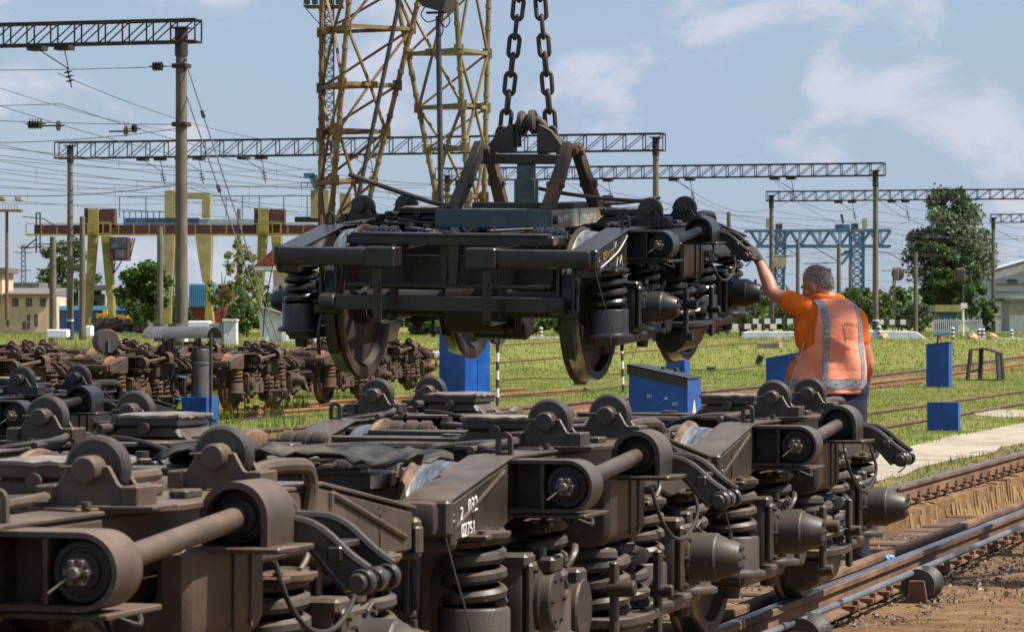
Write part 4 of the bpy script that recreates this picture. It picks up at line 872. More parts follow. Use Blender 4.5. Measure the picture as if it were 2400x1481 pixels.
# floodlight pole with tripod foot
z = 72.5; x, y = atx(1040, z); t = empty('floodlight_pole', (x, y, -.2), 'dark pipe floodlight pole on a tripod foot beside the blue cabinet', 'floodlight pole')
pz = lambda py: CAMH - (py - 750) / FPX * z + .2
xo = lambda px: (px - 1040) / FPX * z / CS
b = MB(); b.cyl((xo(1040), 0, pz(905)), (xo(1027), 0, pz(38)), .065, .055, n=16); b.build('pole', m_iron, t)
for a_ in (.4, 2.2, 3.9, 5.4):
    b = MB(); b.bar((xo(1040), 0, pz(868)), (xo(1040) + .42 * math.cos(a_), .42 * math.sin(a_), 0), .06, .02, .003); b.build('foot_strut', m_iron, t)
b = MB(); b.prism('y', [(xo(985), pz(-4)), (xo(1000), pz(18)), (xo(1048), pz(32)), (xo(1062), pz(-8)), (xo(1070), pz(-60)), (xo(985), pz(-60))], -.35, .35, .02); b.build('lamp_housing', m_iron, t)
b = MB(); b.box((xo(1022), 0, pz(30)), (.42, .06, .05), .008); b.tube([(xo(1030), 0, pz(40)), (xo(1034), 0, pz(-5))], .04, 8); b.build('lamp_bracket', m_iron, t)
for pts in ([(1000, 15), (990, 35), (1004, 52), (1024, 48)], [(1036, 22), (1050, 30), (1058, 50), (1048, 66), (1040, 56)], [(1033, 50), (1030, 74), (1036, 86), (1042, 70), (1036, 52)]):
    b = MB(); b.tube([(xo(p[0]), -.1, pz(p[1])) for p in pts], .013, 6, sub=4); b.build('cable', m_rubber, t)
# odds and ends on the grass
for px, py, sx_, sy_, sz_, l, nm in ((1360, 898, .3, .2, .14, 'small dark block on the cable run left of the slanted lid box', 'block'), (1668, 874, .26, .2, .14, 'small dark block in the grass right of the slanted lid box', 'block'), (1803, 800, 1.0, .5, .25, 'flat grey concrete slab lying before the white ramp', 'concrete_slab')):
    z = gz(py) if py > 830 else 150; x, y = atx(px, z); b = MB().box((0, 0, sz_ / 2), (sx_, sy_, sz_), .02); tag(b.build(nm, m_iron if nm == 'block' else m_path, loc=(x, y, ground_h(x, y))), l, nm.replace('_', ' '))
z = 120; x, y = atx(1780, z); o = MB().box((0, 0, .15), (.22, .1, .36), .02, Matrix.Rotation(.35, 3, 'Y')).build('marker_stone', m_iron, loc=(x, y, ground_h(x, y))); tag(o, 'small dark tilted marker in the grass left of the worker', 'marker')
for i, (py0, py1, x0, x1, l) in enumerate(((985, 905, 530, 1475, 'black cable along the rusty track, passing the striped posts'), (962, 930, 640, 980, 'black cable lying in the grass before the rusty bogies'), (895, 870, 1180, 1800, 'thin dark cable on low blocks across the grass'))):
    pts = []
    for k in range(24):
        px = x0 + (x1 - x0) * k / 23; py = py0 + (py1 - py0) * k / 23; z = gz(py); p = at(px, py, z); pts.append((p.x, p.y, ground_h(p.x, p.y) + .03 + .03 * math.sin(k * .9) + (.05 if i == 2 else 0)))
    tag(MB().tube(pts, .018, 6, sub=2).build('cable', m_rubber), l, 'cable')
b = MB(); q = random.Random(9); vs = []
bm = bmesh.new(); bmesh.ops.create_icosphere(bm, subdivisions=3, radius=1)
for v in bm.verts: v.co *= 1 + .25 * math.sin(v.co.x * 7 + 1) * math.sin(v.co.y * 6) * math.cos(v.co.z * 5)
b.addbm(bm, Matrix.Translation((-3.70, 21.6, -.02)) @ Matrix.Diagonal((.035, .07, .03, 1))); tag(b.build('plastic_bag', mat('pale_plastic', (.16, .25, .38), rough=.4)), 'crumpled pale blue plastic bag lying between the two near rails', 'bag')

# torn black tarpaulin thrown over the gear between the two nearest bogies
q = MB(); nx, ny = 26, 12; rs = random.Random(12); vs = []; fs = []
for i in range(nx):
    for j in range(ny):
        fx_, fy_ = i / (nx - 1), j / (ny - 1); e_ = min(fx_, 1 - fx_, fy_, 1 - fy_)
        vs.append((-4.42 + .92 * fx_ + .03 * math.sin(fy_ * 9), 11.15 + .48 * fy_ + .05 * math.sin(fx_ * 11), 1.005 + .028 * math.sin(fx_ * 13 + fy_ * 3) * math.sin(fy_ * 6 + 1) + .05 * math.exp(-((fx_ - .42) / .05) ** 2) * (1 - fy_) + rs.uniform(-.004, .004) - (.03 if e_ < .01 else 0) * rs.random()))
for i in range(nx - 1):
    for j in range(ny - 1): fs.append((i * ny + j, (i + 1) * ny + j, (i + 1) * ny + j + 1, i * ny + j + 1))
o = q.add(vs, fs).build('tarpaulin', mat('tarred_cloth', (.010, .009, .009), (.10, .088, .07), 5, .7, bump=.5, bscale=30, lo=.45, hi=.72), ang=180); md = o.modifiers.new('t', 'SOLIDIFY'); md.thickness = .008
tag(o, 'torn black tarpaulin lying over the gear between the two nearest bogies', 'tarpaulin')
# ------------------------------------------------------------------ background: masts, cranes, buildings, trees
class Far:                              # a frame standing at (px) at depth z, facing the camera; converts photograph measures to metres
    def __init__(s, name, px, z, label, cat, group=None, rot=0.0, base=None):
        s.px, s.zd = px, z; s.s = z / FPX; x, y = atx(px, z); s.g = ground_h(x, y) if base is None else base
        s.t = empty(name, (x, y, s.g), label, cat, group, rotz=TH + rot); s.m = {}
    def p(s, px, py, y=0.0): return Vector(((px - s.px) * s.s, y, CAMH - (py - CY) * s.s - s.g))
    def w(s, d): return d * s.s
    def box(s, name, m, px0, px1, py0, py1, y0=0, y1=1, bev=0.01, parent=None):
        a, b_ = s.p(px0, py0), s.p(px1, py1); q = MB()
        q.box(((a.x + b_.x) / 2, (y0 + y1) / 2, (a.z + b_.z) / 2), (abs(b_.x - a.x), abs(y1 - y0), abs(a.z - b_.z)), bev); return q.build(name, m, parent or s.t)
    def bars(s, name, m, lst, w, y=0.0, parent=None):
        q = MB()
        for it in lst:
            A = s.p(*it[0]) if not isinstance(it[0], Vector) else it[0]; B = s.p(*it[1]) if not isinstance(it[1], Vector) else it[1]
            q.bar(A, B, w)
        return q.build(name, m, parent or s.t)
m_conc = mat('pole_concrete', (.085, .067, .052), (.165, .135, .105), 3, .9, bump=.3, stretch=(1, 1, .3))
m_tarpaint = mat('tar_paint', (.03, .035, .04), (.06, .065, .07), 4, .7)
m_truss = mat('truss_steel', (.016, .012, .012), (.042, .028, .025), 4, .7)
m_insul = mat('insulator_glaze', (.020, .018, .017), (.05, .04, .035), 9, .25)
m_wire = mat('wire', (.045, .045, .05))
def truss(t, xa, xb, h, dep, z, n, w=.075):
    q = MB()
    for y in (-dep, dep):
        for zz in (z, z + h): q.bar((xa, y, zz), (xb, y, zz), w, w)
    q.build('chord', m_truss, t)
    q = MB(); L = (xb - xa) / n
    for i in range(n + 1):
        x = xa + i * L
        for y in (-dep, dep): q.bar((x, y, z), (x, y, z + h), w * .55)
        for zz in (z, z + h): q.bar((x, -dep, zz), (x, dep, zz), w * .55)
        if i < n:
            for y in (-dep, dep): q.bar((x, y, z), (x + L, y, z + h), w * .45)
    q.build('lattice', m_truss, t)
def insulator(M, parent, p, d, n=4, r=.085, L=.11):
    q = MB(); p = Vector(p); d = Vector(d).normalized()
    q.tube([p - d * .12, p + d * (n * L + .1)], .022, 6)
    for i in range(n): q.lathe(p + d * (i * L), d, [(.02, 0), (r, .018), (r * .9, .035), (.03, .06)], 12)
    return q.build('insulator', M, parent)
POLES = []
def concrete_pole(x, y, top, label, r0=.17, r1=.13, band=True):
    g = ground_h(x, y); t = empty('concrete_pole', (x, y, g), label, 'pole', 'concrete catenary poles', rotz=0)
    b = MB(); b.cyl((0, 0, .9), (0, 0, top - g), r0, r1, n=18); b.build('shaft', m_conc, t)
    b = MB(); b.cyl((0, 0, -.1), (0, 0, .9), r0 + .012, n=18); b.build('tarred_base', m_tarpaint, t)
    if band: b = MB(); b.cyl((0, 0, .9), (0, 0, .98), r0 + .006, n=18); b.build('white_band', m_white, t)
    b = MB(); b.cyl((0, 0, top - g - .85), (0, 0, top - g), r1 + .035, n=18); b.box((0, 0, top - g), (.5, .5, .05), .01); b.build('head_collar', m_truss, t)
    return t
def portal(poles, y, xa, xb, ztop, h, label, n, hang=(), dep=.28):
    z = ztop - h; t = empty('catenary_truss', ((xa + xb) / 2, y, z), label, 'catenary truss', 'catenary trusses spanning the tracks')
    truss(t, xa - (xa + xb) / 2, xb - (xa + xb) / 2, h, dep, 0, n)
    for x, l in hang:
        xx = x - (xa + xb) / 2; q = MB(); q.box((xx - .9, 0, -.1), (.5, .5, .14)); q.box((xx, 0, -.1), (.5, .5, .14)); q.tube([(xx - .9, 0, -.1), (xx + .15, 0, -.75)], .018, 5); q.tube([(xx, 0, -.1), (xx + .15, 0, -.75)], .018, 5); q.build('hanger', m_truss, t)
        insulator(m_insul, t, (xx + .12, 0, -.82), (.25, 0, -1), 3, .14, .14)
    for x, py in (): pass
    return t
# portal 1 (nearest): big pole at left
x1, y1 = atx(425, 108)
p1 = concrete_pole(x1, y1, 10.35, 'tallest brown concrete pole at left, guy wires running down beside it', .20, .165)
portal(None, y1, x1 - 16, x1 + .55, 10.58, .66, 'nearest catenary truss, high at the upper left corner', 21, [(x1 - 3.85, '')])
q = MB(); zz = CAMH + (750 - 155) / FPX * 108 - p1.location.z; q.box((0, 0, zz), (.48, .46, .14), .02); q.build('clamp', m_truss, p1); q = MB(); zz2 = CAMH + (750 - 292) / FPX * 108 - p1.location.z; q.box((0, 0, zz2), (.48, .46, .14), .02); q.build('clamp', m_truss, p1)
for pyy, dx, nm in ((155, -.62, 4), (300, -1.3, 2)):
    insulator(m_insul, p1, (dx - .3, 0, CAMH + (750 - pyy) / FPX * 108 - p1.location.z), (1, 0, 0), nm, .15 if nm == 4 else .14, .085)
for px, n_ in ((68, 5),):
    x, y = atx(px, 108); insulator(m_insul, p1, (x - x1, y - y1, CAMH + (750 - 291) / FPX * 108 - p1.location.z), (1, 0, 0), n_, .16, .09)
# portal 2
x2, y2 = atx(1537, 165); x2b = -67.9
concrete_pole(x2, y2, 9.95, 'concrete pole right of the chains, second catenary truss ending on it')
concrete_pole(x2b, y2, 9.95, 'thinner concrete pole at left that carries the left end of the second truss')
portal(None, y2, x2b - .7, x2 + .4, 10.12, .78, 'second catenary truss, passing behind the tall brown pole and the rusty lattice legs', 32, [(-63.2, ''), (-61.2, ''), (-58.0, ''), (-52.5, ''), (-43, '')])
x3, y3 = atx(2052, 190)
concrete_pole(x3, y3, 9.45, 'concrete pole behind the right shoulder of the worker')
concrete_pole(-57, y3, 9.45, 'concrete pole hidden behind the right lattice leg')
portal(None, y3, -57.6, x3 + .5, 9.85, .66, 'third catenary truss, ending above the worker on the pole behind his shoulder', 32, [(-47.8, ''), (-43.2, ''), (-37.6, '')])
x4, y4 = atx(1808, 232)
concrete_pole(x4, y4, 9.6, 'concrete pole directly above the raised hand of the worker')
concrete_pole(-20, y4, 9.6, 'concrete pole beyond the right edge of the photograph')
portal(None, y4, x4 - .3, -19.5, 9.85, .62, 'fourth catenary truss, in front of the tall tree at right', 34, [(-41.5, ''), (-38.0, ''), (-28.5, '')])
x5, y5 = atx(2328, 272)
concrete_pole(x5, y5, 9.3, 'dark concrete pole right of the tall tree, carrying the lowest truss')
portal(None, y5, x5 - .2, x5 + 14, 9.55, .62, 'lowest and farthest catenary truss, cut by the right edge', 18, [])
# plain poles
for px, z, pt, l in ((124, 150, 555, 'short concrete pole beside the beige building'), (193, 172, 508, 'slim pole close to the left leg of the yellow crane'), (375, 165, 530, 'slim grey pole in front of the dark round tree at left'), (560, 240, 490, 'wooden pole among the thin willow branches'), (1708, 230, 497, 'short pole top above the hanging bogie at right'), (1870, 260, 560, 'pole left of the head of the worker'), (1966, 240, 572, 'pole with a bracket arm right above the head of the worker'), (1993, 300, 620, 'thin pole beside the right leg of the blue crane'), (2146, 250, 590, 'pole with a long bracket arm left of the tall tree')):
    x, y = atx(px, z); g = ground_h(x, y); t = empty('concrete_pole', (x, y, g), l, 'pole', 'plain poles in the background', rotz=TH); H = CAMH - (pt - 750) / FPX * z - g
    b = MB(); b.cyl((0, 0, 0), (0, 0, H), .17, .13, n=14); b.build('shaft', m_conc, t)
    if px in (1966, 2146, 1870, 193, 2328):
        b = MB(); b.bar((0, 0, H - 1.2), (-1.9, 0, H - .1), .05); b.bar((0, 0, H - 1.25), (-2.4, 0, H - 1.35), .05); b.bar((-1.9, 0, H - .1), (-2.9, 0, H - .0), .04); b.build('bracket_arm', m_truss, t)
        insulator(m_insul, t, (-.7, 0, H - 1.28), (-1, 0, 0), 4, .09, .1)
# wires
def wire(a, b_, sag, label, r=.011, n=14, group='overhead wires'):
    A, B = Vector(a), Vector(b_); pts = [A.lerp(B, i / n) - Vector((0, 0, sag * 4 * (i / n) * (1 - i / n))) for i in range(n + 1)]
    return tag(MB().tube(pts, r, 5).build('overhead_wire', m_wire), label, 'wire', group)
WL = 'thin dark overhead wire strung between the catenary trusses'
for k, x in enumerate((-61.5, -55.0, -52.5, -45.2, -43.1)):
    ys = [y1 - 60, y1, y2, y3, y4 + 20, 330] if k < 5 else [y2, y3, y4]
    for a, b_ in zip(ys, ys[1:]):
        W_ = wire((x, a, 8.1), (x, b_, 8.1), 1.15, WL, .012); wire((x, a, 6.55), (x, b_, 6.55), .04, WL, .011)
        L = b_ - a; n = int(L / 9)
        for i in range(1, n):
            f = i / n; z = 8.1 - 1.15 * 4 * f * (1 - f); q = MB(); q.tube([(x, a + L * f, 6.55), (x, a + L * f, z)], .006, 4); q.build('dropper_wire', m_wire, W_)
for x in (-37.5, -33.0, -28.5):
    for a, b_ in ((y2, y3), (y3, y4), (y4, y5), (y5, 340)):
        wire((x, a, 8.0), (x, b_, 8.0), 1.1, WL, .012); wire((x, a, 6.5), (x, b_, 6.5), .04, WL, .011)
for (pa, za), (pb, zb), sag, r, l in ((((-20, 165), 108), ((425, 155), 108), .03, .012, 'nearly level wire ending at the upper clamp of the tall brown pole'), (((-20, 283), 108), ((425, 292), 108), .03, .012, 'nearly level wire ending at the lower clamp of the tall brown pole'), (((-20, 335), 100), ((425, 300), 108), .1, .014, 'rising wire crossing to the lower clamp of the tall brown pole'), (((135, 172), 108), ((640, 330), 150), .3, .012, 'wire slanting down from the hanging insulator behind the tall brown pole'), (((-20, 200), 108), ((430, 310), 150), .2, .01, 'slack wire above the string insulator at far left'), (((-20, 335), 120), ((420, 390), 150), .2, .013, 'wire slanting below the second truss at left'), (((-20, 458), 120), ((425, 432), 108), .15, .014, 'thick low wire reaching the tall brown pole at left'), (((-20, 372), 140), ((760, 395), 170), .3, .012, 'long level wire crossing behind the tall brown pole'), (((-20, 395), 140), ((1000, 440), 180), .3, .012, 'long falling wire crossing behind the tall brown pole'), (((450, 350), 150), ((1060, 470), 180), .3, .012, 'wire running right below the second truss to the right lattice leg'), (((440, 440), 140), ((700, 500), 200), .1, .014, 'dark wire falling right behind the guy wires'), (((-20, 475), 170), ((700, 455), 190), .3, .013, 'low level wire above the red crane girder'), (((1340, 430), 180), ((2420, 560), 230), .8, .013, 'long wire falling to the right under the third truss'), (((1340, 470), 190), ((2420, 520), 240), .5, .013, 'long wire crossing behind the rollers of the hanging bogie'), (((1950, 575), 260), ((2420, 600), 300), .4, .014, 'wire passing in front of the tall tree'), (((1830, 640), 260), ((2420, 660), 300), .4, .014, 'low wire behind the head of the worker')):
    wire(at(*pa, za), at(*pb, zb), sag, l, r)
for k, (pa, pb, l) in enumerate((((437, 152), (652, 800), 'right guy wire of the tall brown pole'), ((437, 225), (640, 808), 'left guy wire of the tall brown pole'))):
    A, B = at(*pa, 108), at(*pb, 100); wire(A, B, .0, l, .02, 2, 'guy wires of the tall pole')
    q = MB(); M_ = A.lerp(B, .18 + .2 * k); q.cyl(M_, M_ + (B - A).normalized() * .25, .06, n=8); tag(q.build('guy_insulator', m_insul), 'small dark insulator on the ' + ('left' if k else 'right') + ' guy wire', 'insulator')
x, y = atx(641, 100); tag(MB().box((0, 0, .3), (.25, .25, .7), .02).build('guy_anchor', m_railside, loc=(x, y, ground_h(x, y))), 'rusty guy wire anchor in the tall weeds', 'anchor')
for px, py, z, l in ((137, 295, 108, 'dark ring insulator on the wire at far left'), (295, 308, 108, 'small ring insulator left of the tall brown pole')):
    p = at(px, py, z); q = MB(); q.lathe(p, (1, 0, 0), [(.05, -.03), (.16, -.02), (.16, .02), (.05, .03)], 14); q.tube([p + Vector((-.55, 0, 0)), p + Vector((.2, 0, 0))], .03, 6); tag(q.build('wire_insulator', m_insul), l, 'insulator')
# ---------------- the travelling crane's two lattice legs (tubes with rusty yellow paint)
m_legpaint = mat('rusty_yellow_paint', (.085, .028, .010), (.225, .165, .060), 1.3, .65, bump=.3, bscale=25, c3=(.175, .088, .028), lo=.38, hi=.62, detail=10)
m_legpaint2 = mat('yellow_paint_worn', (.11, .06, .02), (.215, .175, .075), 1.1, .65, bump=.3, bscale=25, c3=(.175, .135, .055), lo=.33, hi=.58, detail=10)
def lattice_leg(name, z, label, m, chords, rings, foot):
    F = Far(name, chords[0][0][0], z, label, 'crane leg', 'lattice legs of the travelling crane')
    def cpt(c, py):
        (xa, ya), (xb, yb), d0, d1 = c; f = (py - ya) / (yb - ya); return F.p(xa + (xb - xa) * f, py, d0 + (d1 - d0) * f)
    for c in chords:
        q = MB(); A, B = cpt(c, -60), cpt(c, 560); q.tube([A, B, F.p(*foot, .9)], .062, 10)
        for py in range(-40, 560, 52): p_ = cpt(c, py); q.cyl(p_ - Vector((0, 0, .05)), p_ + Vector((0, 0, .05)), .075, n=10)
        q.build('chord', m, F.t)
    n = len(chords)
    for i in range(len(rings)):
        q = MB(); py = rings[i]
        P_ = [cpt(c, py) for c in chords]
        for a in range(n):
            b_ = (a + 1) % n; q.bar(P_[a], P_[b_], .075, .085)
        for p_ in P_: q.box(p_, (.22, .1, .24), .01)
        q.build('ring_frame', m, F.t)
    for i in range(len(rings) - 1):
        q = MB(); P0 = [cpt(c, rings[i]) for c in chords]; P1 = [cpt(c, rings[i + 1]) for c in chords]
        for a in range(n):
            b_ = (a + 1) % n
            mid0 = (P0[a] + P0[b_]) / 2; mid1 = (P1[a] + P1[b_]) / 2
            if a == n - 1: q.bar(P0[a], P1[b_], .05); continue
            if (i + a) % 2 == 0: q.bar(P0[a], mid1, .055); q.bar(P0[b_], mid1, .055); q.box(mid1, (.36, .06, .14), .01)
            else: q.bar(P1[a], mid0, .055); q.bar(P1[b_], mid0, .055); q.box(mid0, (.36, .06, .14), .01)
        q.build('bracing', m, F.t)
    return F
lattice_leg('lattice_leg', 82, 'left lattice crane leg, rusty orange and yellow, narrowing downwards', m_legpaint, [((748, 0), (746, 540), 1.1, .9), ((823, 0), (776, 540), -1.0, -.3), ((981, 0), (846, 540), .0, .3),], [-60, 68, 200, 308, 425, 540], (800, 905))
lattice_leg('lattice_leg', 82, 'right lattice crane leg, paler yellow, beside the floodlight pole', m_legpaint2, [((930, 0), (1024, 470), .6, .5), ((1069, 0), (1098, 470), -1.1, -.3), ((1145, 0), (1134, 470), .4, .5),], [-60, 123, 250, 348, 460, 560], (1075, 905))
F = Far('crane_ladder', 960, 80, 'dark slanting tube running down through the left lattice leg', 'tube'); q = MB(); q.tube([F.p(945, -40), F.p(822, 545), F.p(800, 800)], .05, 8); q.build('tube', m_iron, F.t)
# the crane's girder is above the picture; its shadow falls on the yard
girder = empty('crane_girder', (-6.4, 23.3, 16), 'crane girder high above the picture carrying the two chains', 'crane girder')
q = MB(); q.bar((-26, 0, 0), (22, 0, 0), .5, .3); q.bar((-26, 2.6, 0), (22, 2.6, 0), .5, .3); q.build('chord', m_legpaint2, girder)
q = MB()
for i in range(24): q.bar((-26 + 2 * i, 0, 0), (-24 + 2 * i, 2.6, 0), .16); q.bar((-24 + 2 * i, 0, 0), (-24 + 2 * i, 2.6, 0), .16)
q.build('bracing', m_legpaint2, girder)
for i, (gx, gy) in enumerate(((8, 12), (10.5, 19))):
    pass
# ---------------- floodlight mast behind the left leg
F = Far('floodlight_mast', 768, 300, 'tall dark lattice floodlight mast rising behind the left crane leg', 'floodlight mast')
q = MB(); w0 = 12
for a_, b_ in ((757, 762), (785, 781)):
    for yy in (-.5, .5): q.bar(F.p(a_, 760, yy), F.p(b_, -40, yy), .09)
for k in range(40):
    py = 760 - k * 20; xa, xb = 757 + 5 * k / 40, 785 - 4 * k / 40
    for yy in (-.5, .5): q.bar(F.p(xa, py, yy), F.p(xb, py - 20, yy), .05); q.bar(F.p(xb, py, yy), F.p(xa, py - 20, yy), .05); q.bar(F.p(xa, py, yy), F.p(xb, py, yy), .05)
q.build('lattice', m_truss, F.t)
q = MB(); a_, b_ = F.p(714, 20), F.p(805, 14); q.box((a_ + b_) / 2, ((b_ - a_).x, 2.4, .12), .02)
for px in (714, 737, 760, 783, 805): q.bar(F.p(px, 20, -1.2), F.p(px, -15, -1.2), .05)
q.bar(F.p(714, 0, -1.2), F.p(805, 0, -1.2), .05); q.bar(F.p(718, 22, 0), F.p(760, 70, 0), .08); q.bar(F.p(800, 22, 0), F.p(782, 60, 0), .08); q.build('platform', m_truss, F.t)
for px in (722, 740, 775, 795):
    q = MB(); q.box(F.p(px, 8, -1.2), (.5, .5, .45), .06); q.build('floodlight', m_insul, F.t)
# left floodlight column
F = Far('floodlight_mast', 17, 230, 'red brown floodlight column above the beige building at left edge', 'floodlight mast')
q = MB(); q.cyl(F.p(16, 750), F.p(16, 494), .12, .10, n=12); q.build('column', m_railside, F.t)
q = MB(); q.box(F.p(18, 494), (1.9, .8, .16), .02); [q.bar(F.p(px, 494), F.p(px, 478), .03) for px in range(-8, 48, 7)]; q.build('platform', m_railrust, F.t)
for px in (4, 44): q = MB(); q.box(F.p(px, 466), (.46, .5, .33), .05); q.build('floodlight', m_path, F.t)
# power pylon far left
F = Far('power_pylon', 55, 400, 'thin dark power pylon between the beige building and the tree at left', 'pylon')
q = MB()
for k in range(10):
    py = 690 - k * 12; q.bar(F.p(49, py), F.p(61, py - 12), .06); q.bar(F.p(61, py), F.p(49, py - 12), .06)
q.bar(F.p(49, 750), F.p(51, 578), .08); q.bar(F.p(62, 750), F.p(59, 578), .08)
for py, w in ((592, 22), (578, 12), (634, 18)): q.bar(F.p(55 - w, py), F.p(55 + w, py), .08)
q.build('lattice', m_truss, F.t)
# ---------------- gantry cranes at left
m_maroon = mat('maroon_paint', (.045, .014, .014), (.10, .028, .025), 2, .6)
m_cyellow = mat('crane_yellow', (.21, .165, .035), (.34, .275, .07), 1.5, .55, c3=(.29, .235, .055))
m_cyellow2 = mat('pale_crane_yellow', (.24, .195, .075), (.35, .295, .13), 1.5, .6, bump=.1)
m_cblue = mat('crane_blue', (.025, .085, .17), (.055, .14, .24), 1.5, .5)
m_glass = mat('window_glass', (.03, .035, .04), (.10, .12, .14), 3, .15)
F = Far('gantry_crane', 400, 232, 'gantry crane with dark red girder and inverted V yellow legs at left', 'gantry crane')
F.box('girder', m_maroon, 80, 745, 527, 548, 0, 1.2)
q = MB(); q.bar(F.p(64, 551, -.6), F.p(745, 551, -.6), .10, .12); q.bar(F.p(64, 525, -.6), F.p(745, 525, -.6), .05)
for px in range(64, 746, 36): q.bar(F.p(px, 551, -.6), F.p(px, 525, -.6), .06)
q.build('walkway', m_cyellow, F.t)
for x0 in (200, 598):
    d = x0 - 200
    for pts in ([(207 + d, 553), (229 + d, 553), (212 + d, 762), (200 + d, 762)], [(238 + d, 553), (262 + d, 553), (270 + d, 762), (257 + d, 762)]):
        q = MB(); q.prism('y', [(F.p(*p_).x, F.p(*p_).z) for p_ in pts], -.4, .6, .03); q.build('leg', m_cyellow, F.t)
    F.box('post', m_cyellow, 208 + d, 232 + d, 489, 551, -.5, 1.4); F.box('end_housing', m_maroon, 198 + d, 208 + d, 488, 528, -.2, 1.4); F.box('end_housing', m_maroon, 234 + d, 269 + d, 490, 528, -.2, 1.4)
    F.bars('railing', m_cyellow, [((226 + d, 521, -.8), (263 + d, 523, -.8)), ((226 + d, 549, -.8), (263 + d, 549, -.8)), ((227 + d, 521, -.8), (227 + d, 550, -.8)), ((262 + d, 523, -.8), (262 + d, 550, -.8))], .09)
c = F.box('cab', m_maroon, 263, 305, 557, 611, -1.6, .4); F.box('window', m_glass, 266, 301, 561, 583, -1.64, -1.60, parent=c); F.box('window', m_glass, 277, 300, 586, 607, -1.64, -1.60, parent=c)
F.bars('cab_ladder', m_truss, [((316, 558), (303, 612)), ((311, 558), (299, 612)), ((285, 612), (266, 642)), ((270, 612), (266, 640))], .08)
F.bars('end_mast', m_truss, [((85, 500), (85, 593)), ((94, 500), (94, 593)), ((85, 500), (95, 500)), ((60, 580), (85, 560)), ((48, 582), (100, 578))], .09)
F = Far('gantry_crane', 450, 262, 'gantry crane with blue girder and tall pale yellow portal behind the dark red girder', 'gantry crane')
F.box('girder', m_cblue, 289, 466, 511, 528, 0, 1.0); F.box('girder', mat('pale_blue_paint', (.22, .30, .36), (.34, .40, .44), 2), 466, 600, 514, 528, 0, 1.0)
F.bars('railing', m_cblue, [((280, 461), (745, 459))] + [((px, 461), (px, 511)) for px in (280, 342, 474, 530, 568, 608, 665, 720)] + [((284, 495), (384, 496))] + [((px, 495), (px, 511)) for px in range(290, 384, 14)], .07)
F.box('post', m_cyellow2, 387, 411, 447, 511, -.4, .9); F.box('post', m_cyellow2, 474, 493, 466, 511, -.4, .9); F.box('top_beam', m_cyellow2, 411, 493, 452, 466, -.4, .9)
for pts in ([(384, 552), (411, 552), (410, 583), (404, 700), (384, 700)], [(459, 552), (497, 552), (497, 590), (494, 663), (476, 663), (464, 590)]):
    q = MB(); q.prism('y', [(F.p(*p_).x, F.p(*p_).z) for p_ in pts], -.5, .9, .03); q.build('leg', m_cyellow2, F.t)
q = MB(); q.prism('y', [(F.p(*p_).x, F.p(*p_).z) for p_ in [(494, 663), (484, 663), (480, 770), (502, 770)]], -.5, .9, .03); q.build('leg', m_cyellow, F.t); q = MB(); q.prism('y', [(F.p(*p_).x, F.p(*p_).z) for p_ in [(404, 700), (384, 700), (386, 770), (402, 770)]], -.5, .9, .03); q.build('leg', m_cyellow, F.t)
# crane cabin seen through the left lattice leg
F = Far('crane_hoist', 765, 240, 'yellow hoist house with blue boom seen through the left lattice leg', 'hoist')
F.box('house', m_cyellow2, 728, 770, 445, 512, 0, 2); F.bars('boom', m_cblue, [((712, 412), (738, 412)), ((738, 410), (742, 446)), ((730, 412), (740, 440))], .35); F.bars('rail', m_truss, [((706, 440), (750, 440)), ((706, 440), (706, 428)), ((706, 428), (745, 428)), ((720, 440), (720, 428))], .06); F.box('house', m_cyellow2, 795, 822, 452, 500, .5, 2)
F.box('machinery', m_truss, 690, 760, 508, 520, .2, 1.6); F.box('red_panel', m_red, 800, 905, 500, 520, .4, 2)
# ---------------- blue crane at right
F = Far('gantry_crane', 1915, 330, 'blue lattice gantry crane behind the worker at right', 'gantry crane')
q = MB(); ty, by_ = 541, 577
for yy in (0, 2.0):
    q.bar(F.p(1748, ty, yy), F.p(2087, ty - 1, yy), .22); q.bar(F.p(1775, by_, yy), F.p(2088, by_, yy), .26)
    for k in range(7):
        xa = 1760 + k * 47; q.bar(F.p(xa, ty, yy), F.p(xa + 23, by_, yy), .13); q.bar(F.p(xa + 23, by_, yy), F.p(xa + 47, ty, yy), .13); q.bar(F.p(xa + 23, by_, yy), F.p(xa + 23, ty, yy), .10)
q.build('girder', m_cblue, F.t)
for xa, xb, xc, xd in ((1822, 1842, 1812, 1834), (1995, 2025, 1998, 2024)):
    q = MB()
    for yy in (0, 1.6):
        q.bar(F.p(xa, ty, yy), F.p(xc, 770, yy), .16); q.bar(F.p(xb, ty, yy), F.p(xd, 770, yy), .16)
        for k in range(12):
            f0, f1 = k / 12, (k + 1) / 12; A = lambda f: F.p(xa + (xc - xa) * f, ty + (770 - ty) * f, yy); B = lambda f: F.p(xb + (xd - xb) * f, ty + (770 - ty) * f, yy)
            q.bar(A(f0), B(f1), .08); q.bar(B(f0), A(f1), .08); q.bar(A(f0), B(f0), .08)
    q.build('lattice_leg', m_cblue, F.t)
F.box('cab', m_cblue, 1960, 1992, 526, 540, 0, 1.6); F.box('machinery', m_truss, 1820, 1834, 524, 540, 0, 1.5); F.box('machinery', m_truss, 1998, 2012, 524, 540, 0, 1.5); F.box('cabinet', m_path, 1797, 1805, 512, 535, 0, .8); F.box('cabinet', m_path, 2023, 2033, 512, 535, 0, .8)
F.bars('boom', m_truss, [((1972, 502), (1976, 524))], .2); F.box('hung_cab', m_path, 1812, 1842, 598, 626, -.5, 1)
F.bars('stair', m_cblue, [((1970, 598), (1995, 590)), ((1972, 620), (1995, 590)), ((1978, 590), (2000, 590))], .25)
